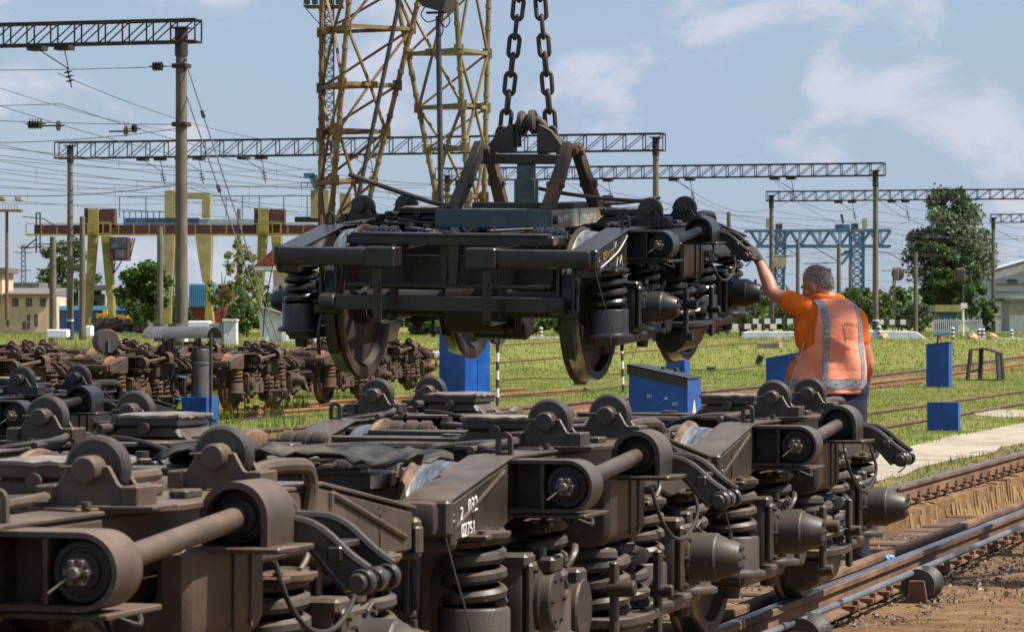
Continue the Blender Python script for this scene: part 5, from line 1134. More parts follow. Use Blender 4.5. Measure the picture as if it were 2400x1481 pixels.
# ---------------- buildings
m_beige = mat('beige_plaster', (.46, .35, .235), (.60, .48, .345), 1.2, .9, bump=.1, c3=(.54, .42, .29))
m_roofgrey = mat('grey_roofing', (.10, .09, .09), (.17, .155, .15), 1.5, .85)
m_pink = mat('pink_plaster', (.50, .40, .40), (.60, .50, .49), 1.4, .9)
m_whitewash = mat('whitewash', (.50, .52, .55), (.68, .69, .72), 1.6, .8, bump=.1)
m_redroof = mat('red_tile_roof', (.18, .04, .03), (.30, .075, .055), 3, .7)
m_frame = mat('window_frame', (.12, .05, .035))
def window(F, px0, px1, py0, py1, y, par=None):
    w = F.box('window', m_frame, px0, px1, py0, py1, y - .06, y, .01, par); F.box('pane', m_glass, px0 + 2.2, px1 - 2.2, py0 + 2.5, py1 - 2.5, y - .08, y - .06, .0, w)
F = Far('beige_building', 60, 250, 'beige plastered building with small dark windows at the left edge', 'building')
F.box('wall', m_beige, -60, 118, 692, 800, 0, 9); q = MB(); q.prism('x', [(-.5, F.p(0, 692).z), (-.5, F.p(0, 688).z), (9.5, F.p(0, 672).z), (9.5, F.p(0, 692).z)], F.p(-60, 0).x, F.p(120, 0).x, .02); q.build('roof', m_roofgrey, F.t)
for px in (29, 61, 94): window(F, px, px + 14, 699, 718, 0)
for a_ in ((16, 21, 745, 765), (53, 60, 754, 772), (64, 70, 737, 753), (64, 70, 756, 772), (81, 89, 737, 765)): window(F, *a_, 0)
F.box('upper_wall', m_beige, -60, 8, 630, 692, -.6, 5); F.box('upper_roof', m_roofgrey, -60, 19, 628, 640, -1.2, 5.4); F.box('downpipe', m_frame, -5, 6, 690, 714, -.9, -.7)
F = Far('grey_shed', 80, 270, 'low grey roofed shed just behind the beige building', 'shed'); F.box('wall', m_roofgrey, 18, 92, 662, 790, 0, 5)
F = Far('blue_wagon', 210, 255, 'long blue container office with pale blue roof between the crane legs', 'container')
F.box('body', m_blue, 128, 330, 727, 790, 0, 3); F.box('roof', mat('light_blue_roof', (.10, .32, .58)), 127, 332, 717, 727, -.2, 3.2); window(F, 134, 143, 733, 752, 0); window(F, 222, 244, 733, 750, 0)
F = Far('open_shed', 220, 280, 'open shed with a dark flat roof behind the yellow crane legs', 'shed'); F.box('roof', m_roofgrey, 182, 250, 668, 680, 0, 6)
for px in (184, 246): F.box('post', m_whitewash, px, px + 3, 680, 780, 0, .3)
F.box('back_wall', m_roofgrey, 190, 246, 690, 780, 4, 4.3)
m_digger = mat('digger_yellow', (.45, .26, .015), (.55, .34, .03))
F = Far('loader', 265, 235, 'yellow front loader parked among scrap beneath the yellow crane', 'loader')
F.box('engine_hood', m_digger, 225, 256, 735, 752, 0, 1.4); F.box('cab', m_digger, 240, 250, 726, 736, .2, 1.2); F.box('boom', m_digger, 268, 320, 738, 750, 0, 1.2); q = MB(); q.bar(F.p(292, 742, -.1), F.p(300, 755, -.1), .3); q.build('arm', m_digger, F.t)
for px in (228, 252): q = MB(); p_ = F.p(px, 757); q.cyl(p_ + Vector((0, -.2, 0)), p_ + Vector((0, .4, 0)), .35, n=18, ch=.05); q.build('tyre', m_rubber, F.t)
F.box('bucket', m_railside, 212, 226, 752, 764, -.1, 1.2)
m_scrap = mat('scrap', (.09, .06, .05), (.26, .19, .15), 6, .9)
q = MB(); rs = random.Random(33); F = Far('scrap_heap', 290, 225, 'brown heap of scrap and logs under the dark round tree at left', 'heap')
for i in range(70): p_ = F.p(rs.uniform(215, 335), rs.uniform(752, 775)); q.box(p_ + Vector((0, rs.uniform(0, 2), 0)), (rs.uniform(.3, 1.2), rs.uniform(.2, .6), rs.uniform(.15, .4)), .03, Matrix.Rotation(rs.uniform(-.4, .4), 3, 'Y') @ Matrix.Rotation(rs.uniform(0, 3), 3, 'Z'))
q.build('scrap', m_scrap, F.t)
F = Far('container', 470, 265, 'blue shipping container stacked left of the willow', 'container', 'stacked containers'); F.t.location.z = F.g
q = MB(); a_, b_ = F.p(443, 665), F.p(504, 720); q.box(((a_.x + b_.x) / 2, 1.2, (a_.z + b_.z) / 2), (b_.x - a_.x, 2.4, a_.z - b_.z), .03)
for k in range(13): q.box((a_.x + (k + .5) * (b_.x - a_.x) / 13, -.02, (a_.z + b_.z) / 2), (.07, .06, a_.z - b_.z - .2), .01)
q.build('shell', mat('container_blue', (.06, .21, .44), (.09, .27, .50), 2), F.t)
F = Far('container', 490, 266, 'red shipping container under the blue one', 'container', 'stacked containers'); m_cred = mat('container_red', (.20, .03, .03), (.32, .06, .055), 2); F.box('shell', m_cred, 440, 530, 720, 760, .2, 2.6); 
F = Far('container', 515, 270, 'dark red container right of the blue one', 'container', 'stacked containers'); F.box('shell', m_cred, 505, 545, 666, 760, .2, 2.6)
F = Far('red_roof_house', 660, 205, 'pink house with a dark red roof behind the left end of the hanging bogie', 'house')
F.box('wall', m_pink, 640, 760, 634, 800, 0, 4); F.box('cornice', m_whitewash, 596, 765, 625, 634, -1.0, 5); window(F, 676, 700, 640, 672, 0)
q = MB(); q.prism('y', [(F.p(596, 625).x, F.p(0, 625).z), (F.p(640, 596).x, F.p(0, 588).z), (F.p(765, 596).x, F.p(0, 575).z), (F.p(765, 625).x, F.p(0, 625).z)], -1.0, 5, .02)
for k in range(9): q.bar(F.p(600 + 5 * k, 624, -1.02), F.p(640, 590 - k * .5, -1.02), .05)
q.build('roof', m_redroof, F.t)
F = Far('white_kiosk', 640, 165, 'white plastered kiosk with a sloping roof below the red roof house', 'kiosk')
q = MB(); q.prism('y', [(F.p(*p_).x, F.p(*p_).z) for p_ in [(612, 812), (605, 720), (660, 738), (740, 738), (740, 812)]], 0, 3, .02); q.build('wall', m_whitewash, F.t)
q = MB(); q.prism('y', [(F.p(*p_).x, F.p(*p_).z) for p_ in [(602, 721), (602, 717), (662, 733), (662, 738)]], -.3, 3.2, .01); q.build('roof', m_roofgrey, F.t); F.box('pillar', m_white, 660, 673, 740, 812, -.12, 0)
F = Far('metal_cabinet', 535, 118, 'white and grey metal cabinet in the weeds behind the canopy', 'cabinet')
F.box('body', m_whitewash, 524, 554, 752, 808, 0, .8); F.box('side', mat('grey_side', (.17, .21, .24), (.23, .27, .30), 2), 490, 524, 758, 808, .02, .78); F.box('roof', m_whitewash, 521, 556, 748, 753, -.06, .9)
for i, (a_, l) in enumerate((((108, 158, 772, 792), 'grey white concrete box at the foot of the left pole'), ((200, 214, 763, 790), 'small white box beside the yellow crane leg'), ((440, 492, 752, 775), 'pile of white rubble behind the tall brown pole'))):
    F = Far('concrete_box', (a_[0] + a_[1]) / 2, 140, l, 'box'); F.box('body', m_whitewash, *a_, 0, .9, .04)
for px, l in ((378, 'stack of old concrete rings left of the tall brown pole'), (414, 'stack of old concrete rings at the foot of the tall brown pole')):
    F = Far('concrete_ring', px, 100, l, 'concrete ring', 'stacked concrete rings'); q = MB(); q.lathe(F.p(px, 800), (0, 0, 1), [(0, 0), (.22, 0), (.23, .12), (.20, .14), (.22, .16), (.23, .3), (.20, .32), (.22, .34), (.22, .50), (0, .5)], 20); q.build('ring', m_conc, F.t)
# right side
m_shedw = mat('shed_panel', (.36, .38, .42), (.47, .49, .53), 1.2, .8, bump=.05)
F = Far('grey_hall', 2370, 300, 'pale grey industrial hall with a gable roof at the right edge', 'hall')
q = MB(); q.prism('y', [(F.p(*p_).x, F.p(*p_).z) for p_ in [(2318, 790), (2318, 640), (2420, 608), (2500, 590), (2500, 790)]], 0, 12, .03); q.build('wall', m_shedw, F.t)
q = MB(); q.bar(F.p(2312, 640, -.3), F.p(2500, 586, -.3), .3, .25); q.build('roof_edge', m_roofgrey, F.t)
for py in (667, 685, 705, 722, 740): q = MB(); q.bar(F.p(2330, py, -.02), F.p(2480, py, -.02), .05, .08); q.build('panel_joint', m_roofgrey, F.t)
window(F, 2360, 2385, 655, 664, 0)
F = Far('low_annex', 2385, 285, 'low rendered annex in front of the grey hall', 'annex'); F.box('wall', m_whitewash, 2366, 2460, 705, 790, 0, 5); F.box('upper_wall', mat('bare_render', (.30, .26, .22), (.40, .35, .30), 2), 2366, 2460, 703, 738, -.05, 0); F.box('roof', m_roofgrey, 2352, 2460, 699, 705, -.5, 5)
F = Far('yellow_hut', 2220, 270, 'small hut with a yellow fascia and blue wall beneath the tall tree', 'hut'); F.box('wall', m_cblue, 2200, 2245, 732, 785, 0, 3); F.box('fascia', m_cyellow2, 2190, 2252, 715, 731, -.4, 3.2)
F = Far('picket_fence', 2245, 255, 'thin pale picket fence beside the yellow hut', 'fence')
q = MB()
for k in range(26): px = 2186 + k * 4.6; q.bar(F.p(px, 782), F.p(px, 745 + (k % 3) * 2), .05)
q.build('pickets', m_whitewash, F.t); F.bars('fence_rail', m_whitewash, [((2185, 752), (2302, 752)), ((2185, 775), (2302, 775))], .05)
F = Far('signal', 2100, 240, 'round railway signal seen from behind on a thin pole beneath the third truss', 'signal')
q = MB(); q.bar(F.p(2092, 790), F.p(2094, 626), .09); q.bar(F.p(2098, 790), F.p(2098, 640), .07); q.build('post', m_conc, F.t); q = MB(); q.lathe(F.p(2104, 642, .1), (.3, -1, 0), [(0, 0), (.42, 0), (.46, .05), (.46, .12), (.3, .2), (0, .22)], 24); q.build('disc', m_truss, F.t); q = MB(); q.box(F.p(2099, 643, -.1), (.4, .2, .8), .1); q.build('shade', m_conc, F.t)
F = Far('signal', 2252, 215, 'black railway signal on a white post in front of the tall tree', 'signal')
q = MB(); q.cyl(F.p(2257, 795), F.p(2257, 725), .07, n=10); q.build('white_post', m_white, F.t); q = MB(); q.cyl(F.p(2257, 725), F.p(2257, 618), .055, n=10); q.build('post', m_iron, F.t); F.box('lamp_housing', m_iron, 2238, 2262, 628, 660, -.3, .2, .1); F.box('sign', m_white, 2251, 2266, 711, 723, -.15, -.1)
F = Far('signal', 1940, 250, 'dark signal lamp showing just behind the head of the worker', 'signal'); q = MB(); q.cyl(F.p(1942, 790), F.p(1942, 650), .09, n=10); q.build('post', m_iron, F.t); q = MB(); p_ = F.p(1940, 645); q.box(p_, (.5, .3, 1.0), .2, seg=3); q.build('lamp_housing', m_iron, F.t)
# level crossing: barrier booms, ramp, bollards, kerbs
def boom(px0, px1, py, n, z, label, col2):
    F = Far('barrier_boom', (px0 + px1) / 2, z, label, 'barrier', 'barriers of the level crossing')
    for k in range(n): F.box('band', m_white if k % 2 else col2, px0 + (px1 - px0) * k / n, px0 + (px1 - px0) * (k + 1) / n, py - 6, py + 6, 0, .12, .004)
    q = MB(); q.bar(F.p(px0 + (px1 - px0) * .3, 790, .1), F.p(px0 + (px1 - px0) * .3, py, .1), .12); q.bar(F.p(px1 - (px1 - px0) * .25, 790, .1), F.p(px1 - (px1 - px0) * .25, py, .1), .12); q.build('post', m_truss, F.t)
boom(1751, 1872, 753, 9, 195, 'black and white barrier boom left of the worker', m_iron)
boom(2046, 2136, 755, 7, 195, 'black and white barrier boom right of the worker', m_iron)
boom(1700, 1820, 765, 8, 197, 'red and white barrier boom below the axle boxes of the hanging bogie', m_maroon)
for (pts, l) in (([(1737, 795), (1745, 779), (1758, 776), (1880, 777), (1880, 795)], 'white concrete ramp left of the worker'), ([(2020, 796), (2020, 774), (2130, 776), (2150, 778), (2170, 793), (2180, 796)], 'white concrete ramp right of the worker')):
    F = Far('concrete_ramp', pts[0][0], 185, l, 'ramp', 'white ramps of the level crossing'); q = MB(); q.prism('y', [(F.p(*p_).x, F.p(*p_).z) for p_ in pts], 0, 1.6, .03); q.build('slab', m_whitewash, F.t)
for px, py, z, l in ((1208, 795, 185, 'striped bollard left of the bright green hedge under the hanging bogie'), (1268, 794, 185, 'striped bollard right of the other one under the hanging bogie'), (2233, 794, 185, 'striped bollard left of the white signal post'), (2295, 797, 185, 'left one of two touching striped bollards'), (2304, 797, 185, 'right one of two touching striped bollards'), (2371, 799, 185, 'striped bollard nearest the right edge'), (2060, 790, 185, 'short striped bollard beside the pole behind the worker')):
    F = Far('striped_bollard', px, z, l, 'bollard', 'striped bollards of the level crossing'); H = F.p(px, py - 27).z; n = 6
    for k in range(n):
        q = MB(); z0_, z1_ = H * k / n, H * (k + 1) / n; q.lathe((0, 0, 0), (0, 0, 1), [(0, z0_), (.095, z0_), (.095, z1_ - (.03 if k == n - 1 else 0)), (.06 if k == n - 1 else .095, z1_), (0, z1_)], 14); q.build('band', m_white if k % 2 else m_iron, F.t)
for px, l in ((1218, 'sandy heap beside the white kerb under the hanging bogie'), (2280, 'sandy heap left of two touching bollards'), (2325, 'sandy heap right of two touching bollards'), (2070, 'sandy heap before the white ramp right of the worker')):
    F = Far('sand_heap', px, 183, l, 'heap', 'sandy heaps along the kerb'); bm = bmesh.new(); bmesh.ops.create_icosphere(bm, subdivisions=3, radius=1); rs = random.Random(px)
    for v in bm.verts: v.co *= 1 + rs.uniform(-.1, .1)
    q = MB(); q.addbm(bm, Matrix.Diagonal((.30, .4, .32, 1))); q.build('heap', mat('sand', (.36, .22, .10), (.45, .30, .15), 6), F.t)
for a_, b_, py, z, l in ((1235, 1345, 794, 184, 'white kerb under the hanging bogie'), (2290, 2480, 797, 184, 'white kerb at the right edge'), (940, 1030, 828, 125, 'white kerb left of the tall blue cabinet')):
    F = Far('white_kerb', (a_ + b_) / 2, z, l, 'kerb', 'white kerbs'); F.box('kerb', m_whitewash, a_, b_, py - 4, py + 5, 0, .3, .02)
F = Far('flat_wagon', 1650, 230, 'red brown flat wagon far behind the hanging bogie wheels', 'wagon'); F.box('deck', m_maroon, 1560, 1705, 768, 778, 0, 2.6); F.box('load', m_scrap, 1570, 1680, 755, 768, .3, 2)
for px in (1590, 1605, 1660, 1680): q = MB(); p_ = F.p(px, 788); q.cyl(p_, p_ + Vector((0, .2, 0)), .3, n=16); q.build('wheel', m_iron, F.t)
# rusty tyre rack left of the blue cabinet
F = Far('rusty_rack', 985, 96, 'low rusty rack of bars left of the tall blue cabinet', 'rack')
F.bars('frame', m_railrust, [((940, 842), (1030, 840)), ((940, 856), (1030, 856))] + [((px, 842), (px, 868)) for px in (945, 960, 975, 990, 1008, 1022)], .07)
# ---------------- trees
class LeafSet:
    def __init__(s): s.V = []
def tree(name, px, z, py_top, py_bot, wpx, label, m, seed, shape='round', n=2600, leaf=.32, trunk=True, open_=.0, lean=0, group='trees behind the yard', cl=34):
    F = Far(name, px, z, label, 'tree' if name.endswith('tree') or name in ('willow', 'poplar') else 'bush', group)
    R = np.random.default_rng(seed); top = F.p(px, py_top).z; bot = max(F.p(px, py_bot).z, 0); H = top - bot; W = F.w(wpx) / 2
    # clusters through the crown volume
    C = []
    while len(C) < cl:
        u = R.uniform(-1, 1, 3); 
        if np.linalg.norm(u) > 1: continue
        f = (u[2] + 1) / 2
        if shape == 'cone': wid = (1 - f) ** .75 * 1.05 + .06
        elif shape == 'tall': wid = math.sin(math.pi * min(1, max(0, .12 + .80 * f))) ** .7
        else: wid = 1
        rr = math.hypot(u[0], u[1]); k = max(rr, .55) / max(rr, .01) if R.random() < .75 else 1
        C.append((u[0] * k * W * wid * .82 / max(1e-3, (1 if shape != 'round' else 1)), u[1] * k * W * wid * .82, bot + f * H * .94 + .03 * H, (.13 + .21 * R.random()) * W * (.55 + .45 * wid)))
    C = np.array(C); per = n // cl; P_ = []
    for c in C:
        d = R.normal(size=(per, 3)); d /= np.linalg.norm(d, axis=1)[:, None]; rad_ = c[3] * R.random(per) ** .4 * (1 + .5 * (R.random(per) < .12))
        p_ = c[:3] + d * rad_[:, None] * np.array([1, 1, .8]); P_.append(p_)
    P_ = np.concatenate(P_); P_ = P_[P_[:, 2] > .05]; k = len(P_)
    a = R.normal(size=(k, 3)); a /= np.linalg.norm(a, axis=1)[:, None]; b_ = R.normal(size=(k, 3)); b_ -= (a * b_).sum(1)[:, None] * a; b_ /= np.linalg.norm(b_, axis=1)[:, None]
    sz = leaf * (.5 + R.random(k))[:, None]
    V = np.stack([P_ - a * sz * .5, P_ + b_ * sz * .32, P_ + a * sz * .5, P_ - b_ * sz * .32], 1).reshape(-1, 3)
    me = bpy.data.meshes.new('crown'); me.vertices.add(4 * k); me.vertices.foreach_set('co', V.ravel()); me.loops.add(4 * k); me.loops.foreach_set('vertex_index', np.arange(4 * k, dtype=np.int32)); me.polygons.add(k); me.polygons.foreach_set('loop_start', np.arange(0, 4 * k, 4, dtype=np.int32)); me.update(calc_edges=True)
    o = bpy.data.objects.new('crown', me); COL.objects.link(o); me.materials.append(m); o.parent = F.t
    q = MB(); tr = max(.06, H * .022); q.tube([(0, 0, -.1), (W * .03, 0, bot + H * .3), (0, 0, bot + H * .8)], [tr, tr * .7, tr * .25], 8)
    for c in C[:: (2 if cl > 20 else 1)]: q.tube([(0, 0, max(.2, (bot + .15 * H + (c[2] - bot) * .4))), tuple(c[:3] * np.array([.55, .55, 1]) - np.array([0, 0, c[3] * .4])), tuple(c[:3])], [tr * .4, tr * .22, tr * .1], 5)
    q.build('trunk', m_bark, F.t)
m_bark = mat('bark', (.05, .04, .03), (.11, .09, .07), 5, .9)
l_dark = leaf_mat('dark_leaves', (.030, .062, .014), (.065, .12, .026), (.12, .18, .045))
l_mid = leaf_mat('mid_leaves', (.045, .085, .022), (.095, .15, .042), (.16, .21, .07))
l_grey = leaf_mat('grey_leaves', (.065, .098, .052), (.125, .17, .085), (.21, .25, .14))
l_light = leaf_mat('light_leaves', (.11, .14, .03), (.20, .22, .05), (.30, .31, .09), .4)
tree('birch_tree', 150, 300, 545, 740, 150, 'grey green birch behind the yellow crane at left', l_grey, 1, 'tall', 5200, .42)
tree('bushy_tree', 108, 290, 640, 760, 62, 'small green tree close behind the beige building', l_mid, 2, 'round', 1500, .36, cl=18)
tree('bushy_tree', 205, 285, 640, 765, 90, 'green tree between the crane legs at left', l_mid, 3, 'round', 2200, .36, cl=24)
tree('dark_round_tree', 340, 225, 612, 758, 148, 'dark green round tree right of the crane cab', l_dark, 4, 'round', 7000, .26, cl=46)
tree('willow', 560, 220, 560, 745, 130, 'sparse yellow green willow left of the red roof house', l_light, 5, 'tall', 2300, .22, cl=30)
tree('willow', 520, 222, 610, 750, 70, 'smaller yellow green willow before the red container', l_light, 15, 'round', 900, .22, cl=18)
tree('bush', 578, 190, 685, 775, 110, 'dark green bush under the willow', l_mid, 6, 'round', 3000, .22, cl=26)
tree('tall_pine_tree', 2225, 290, 430, 745, 222, 'tallest dark tree at right behind the fourth truss', l_grey, 7, 'tall', 24000, .30, cl=120)
tree('dark_tree', 2205, 286, 560, 760, 120, 'darker tree in front of the tallest tree', l_dark, 8, 'cone', 8000, .28, cl=40)
tree('dark_tree', 2275, 284, 600, 765, 90, 'dark lower tree right of the black signal', l_mid, 18, 'round', 3000, .34, cl=26)
for i, (px, z, t_, w, l) in enumerate(((1765, 260, 668, 110, 'bush right below the raised hand of the worker'), (1700, 270, 700, 90, 'bush behind the axle box of the hanging bogie'), (1845, 280, 690, 90, 'bush left of the shoulder of the worker'), (2055, 270, 690, 90, 'bush behind the pole right of the worker'), (2105, 275, 672, 70, 'pale distant tree behind the round signal'), (2150, 255, 700, 90, 'bush left of the yellow hut'), (2010, 300, 655, 110, 'tree below the blue crane leg'), (2310, 270, 700, 60, 'bush at the foot of the dark pole right of the tall tree'), (1240, 215, 742, 130, 'dark hedge bush under the hanging bogie'), (1350, 220, 748, 120, 'dark hedge bush right of the front wheel of the hanging bogie'), (1480, 230, 742, 130, 'dark hedge bush behind the springs of the hanging bogie'), (1590, 230, 738, 110, 'dark hedge bush behind the rear wheel of the hanging bogie'), (1000, 215, 738, 120, 'dark hedge bush left of the tall blue cabinet'), (880, 220, 735, 130, 'dark hedge bush behind the left wheel of the hanging bogie'), (740, 225, 730, 110, 'dark hedge bush right of the white kiosk'), (25, 290, 690, 60, 'bush behind the beige building'), (432, 230, 720, 60, 'bush behind the tall brown pole'))):
    tree('bush', px, z, t_, 785, w, l, (l_mid, l_dark, l_grey)[i % 3] if i < 8 else l_dark, 40 + i, 'round', 1800, .32, cl=20)
# distant tree line on the horizon
def treeline():
    R = np.random.default_rng(77); q = []; 
    for px in np.arange(-300, 2700, 9):
        z = 420 + 60 * R.random(); x, y = atx(px, z); h = 2.0 + 2.2 * R.random() + 1.5 * math.sin(px * .013) ** 2
        for _ in range(26): q.append((x + R.normal() * .7, y + R.normal() * .9, .5 + h * R.random() ** .7, .8 + .5 * R.random()))
    q = np.array(q); k = len(q); a = R.normal(size=(k, 3)); a /= np.linalg.norm(a, axis=1)[:, None]; b_ = R.normal(size=(k, 3)); b_ -= (a * b_).sum(1)[:, None] * a; b_ /= np.linalg.norm(b_, axis=1)[:, None]; s_ = q[:, 3:4] * .6
    V = np.stack([q[:, :3] - a * s_, q[:, :3] + b_ * s_ * .7, q[:, :3] + a * s_, q[:, :3] - b_ * s_ * .7], 1).reshape(-1, 3)
    me = bpy.data.meshes.new('distant_wood'); me.from_pydata(V.tolist(), [], [(4 * i, 4 * i + 1, 4 * i + 2, 4 * i + 3) for i in range(k)]); me.materials.append(l_mid)
    o = bpy.data.objects.new('distant_wood', me); COL.objects.link(o); tag(o, 'far line of low trees along the horizon', 'wood', kind='stuff')
treeline()
# ------------------------------------------------------------------ the worker guiding the hanging bogie
m_skin = mat('skin', (.38, .145, .085), (.48, .205, .125), 14, .5, bump=.08, bscale=120)
m_shirt = mat('orange_shirt', (.82, .135, .004), (.92, .185, .007), 9, .85, bump=.15, bscale=160)
m_vest = mat('faded_vest', (.72, .21, .115), (.90, .345, .225), 3.5, .85, bump=.35, bscale=50, c3=(.82, .28, .165), detail=9)
m_vestside = mat('orange_vest_side', (.66, .14, .04), (.78, .22, .09), 5, .85, bump=.2)
m_refl = mat('reflective_tape', (.15, .15, .165), (.34, .34, .36), 28, .45, bump=.5, bscale=45, stretch=(1, 1, 2.5))
m_navy = mat('navy_trousers', (.006, .009, .028), (.014, .018, .05), 8, .9, bump=.3, bscale=60)
m_glove = mat('grey_glove', (.028, .026, .020), (.06, .055, .042), 14, .9, bump=.4, bscale=120)
m_hair = leaf_mat('grey_hair', (.10, .085, .072), (.27, .245, .225), (.62, .60, .57), .1)
m_boot = mat('boot_leather', (.015, .013, .012))
ZP = 23.4; SP = ZP / FPX; px0_, py0_ = atx(1945, ZP); PBASE = -.185
def hx(px, y=0.0): return (px - 1945) * SP
def hz(py): return CAMH - (py - 750) * SP - PBASE
def H3(px, py, y): return Vector((hx(px), y, hz(py)))
def chain(M, pts, rr, n=12, sub=5):
    P_ = [Vector(p) for p in pts]; m = len(P_); R_ = []
    for i in range(m - 1):
        for k in range(sub): t = k / sub; t = t * t * (3 - 2 * t); R_.append(rr[i] + (rr[i + 1] - rr[i]) * t)
    R_.append(rr[-1]); M.tube(P_, R_, n, sub=sub)
    for p, r in ((P_[0], rr[0]), (P_[-1], rr[-1])): ball(M, p, (r, r, r))
def ball(M, c, r, rot=None, sub=3):
    bm = bmesh.new(); bmesh.ops.create_icosphere(bm, subdivisions=sub, radius=1)
    M.addbm(bm, Matrix.Translation(c) @ (rot.to_4x4() if rot is not None else Matrix.Identity(4)) @ Matrix.Diagonal((*r, 1)))
shL, elL, wrL = H3(1898, 728, .0), H3(1816, 688, .12), H3(1787, 614, .24)
shR, elR, wrR = H3(2004, 748, .02), H3(2034, 852, .02), H3(2027, 918, .13)
headc = H3(1914, 668, .035); neck0 = H3(1946, 712, .0)
HR = Matrix.Rotation(rad(56), 3, 'Z') @ Matrix.Rotation(rad(-20), 3, 'X') @ Matrix.Rotation(rad(-6), 3, 'Y')
def hd(x, y, z): return headc + HR @ Vector((x, y, z))
def hand(M, wrist, d, up, side, k=1.0, curl=.9):
    d = Vector(d).normalized(); up = (Vector(up) - Vector(up).dot(d) * d).normalized(); sd = d.cross(up) * side
    bmr = Matrix((sd, d, up)).transposed()
    ball(M, wrist + d * .055, (.044 * k, .060 * k, .019 * k), bmr); chain(M, [wrist - d * .03, wrist + d * .03], [.030 * k, .032 * k])
    for i, (o, L) in enumerate(((-.032, .075), (-.011, .085), (.011, .080), (.031, .064))):
        b0 = wrist + d * .095 + sd * o; a1 = curl * .55 + .05 * i; a2 = a1 + curl * .8; a3 = a2 + curl * .5
        q1 = b0 + (d * math.cos(a1) - up * math.sin(a1)) * L * .45; q2 = q1 + (d * math.cos(a2) - up * math.sin(a2)) * L * .32; q3 = q2 + (d * math.cos(a3) - up * math.sin(a3)) * L * .25
        chain(M, [b0 - d * .03, b0, q1, q2, q3], [.0105 * k, .0115 * k, .0105 * k, .0100 * k, .0085 * k], 8, 3)
    t0 = wrist + d * .03 - sd * .035; t1 = t0 - sd * .032 + d * .032 - up * .012; t2 = t1 + d * .03 - up * .022 - sd * .004
    chain(M, [wrist + d * .02, t0, t1, t2], [.014 * k, .015 * k, .0125 * k, .0105 * k], 8, 3)
def remesh(M, name, m, vox, parent=None, smooth=3):
    me = M.mesh(name, 180); o = bpy.data.objects.new(name, me); COL.objects.link(o)
    md = o.modifiers.new('r', 'REMESH'); md.mode = 'VOXEL'; md.voxel_size = vox; md.use_smooth_shade = True
    sm_ = o.modifiers.new('s', 'SMOOTH'); sm_.iterations = smooth; sm_.factor = .5
    bpy.context.view_layer.update(); me2 = bpy.data.meshes.new_from_object(o.evaluated_get(bpy.context.evaluated_depsgraph_get()))
    o.modifiers.clear(); o.data = me2; me2.name = name; me2.materials.clear(); me2.materials.append(m); n = len(me2.polygons); me2.polygons.foreach_set('use_smooth', [True] * n)
    if parent is not None: o.parent = parent
    return o
dL = Vector((-.42, .22, .80)); upL = Vector((.55, -.62, .55))
dR = Vector((-.05, .25, -1)); upR = Vector((1, -.3, 0))
hipL, hipR = H3(1932, 935, .0), H3(1992, 935, .0)
knL, knR = Vector((hipL.x - .02, .05, .56)), Vector((hipR.x + .02, .02, .56)); anL, anR = Vector((hipL.x - .04, .0, .09)), Vector((hipR.x + .05, -.03, .09))
M = MB()
chain(M, [H3(1962, 905, .01), H3(1958, 850, .0), H3(1954, 780, .0), H3(1948, 725, .0)], [.135, .12, .12, .085], 18)
chain(M, [shL.lerp(shR, .25), shL, shL.lerp(elL, .5), elL, elL.lerp(wrL, .35), wrL], [.05, .060, .058, .048, .049, .033], 14)
chain(M, [shR.lerp(shL, .25), shR, shR.lerp(elR, .5), elR, elR.lerp(wrR, .35), wrR], [.05, .060, .055, .046, .046, .032], 14)
chain(M, [neck0, H3(1935, 695, .015), hd(0, -.03, -.06)], [.065, .062, .058], 14)
for a_, b_, c_ in ((hipL, knL, anL), (hipR, knR, anR)): chain(M, [Vector((a_.x, a_.y, a_.z + .1)), a_, b_, b_.lerp(c_, .35), c_], [.11, .098, .066, .060, .042], 14)
# head: skull, jaw, nose, brow, ears, lips
ball(M, hd(0, -.015, .030), (.077, .098, .098), HR); ball(M, hd(0, .030, -.045), (.062, .070, .080), HR); ball(M, hd(0, .055, -.098), (.032, .032, .024), HR)
ball(M, hd(0, .098, -.020), (.013, .022, .026), HR); ball(M, hd(0, .085, .020), (.055, .018, .014), HR)
for s_ in (-1, 1): ball(M, hd(s_ * .080, -.010, -.018), (.013, .025, .040), HR @ Matrix.Rotation(s_ * .35, 3, 'Z')); ball(M, hd(s_ * .045, .060, -.030), (.026, .022, .022), HR)
ball(M, hd(0, .094, -.065), (.024, .010, .008), HR)
hand(M, wrL, dL, upL, 1, .84); hand(M, wrR, dR, upR, -1, .84, .5)
person = remesh(M, 'person', m_skin, .0075, None, 4); person.location = (px0_, py0_, PBASE); person.rotation_euler = (0, 0, TH)
tag(person, 'grey haired man in orange shirt and faded safety vest, left hand on the hanging bogie', 'person')
for s_ in (-1, 1):
    q = MB(); ball(q, hd(s_ * .030, .083, .002), (.011, .008, .007), HR); q.build('eye', mat('eye', (.55, .52, .48), rough=.2), person)
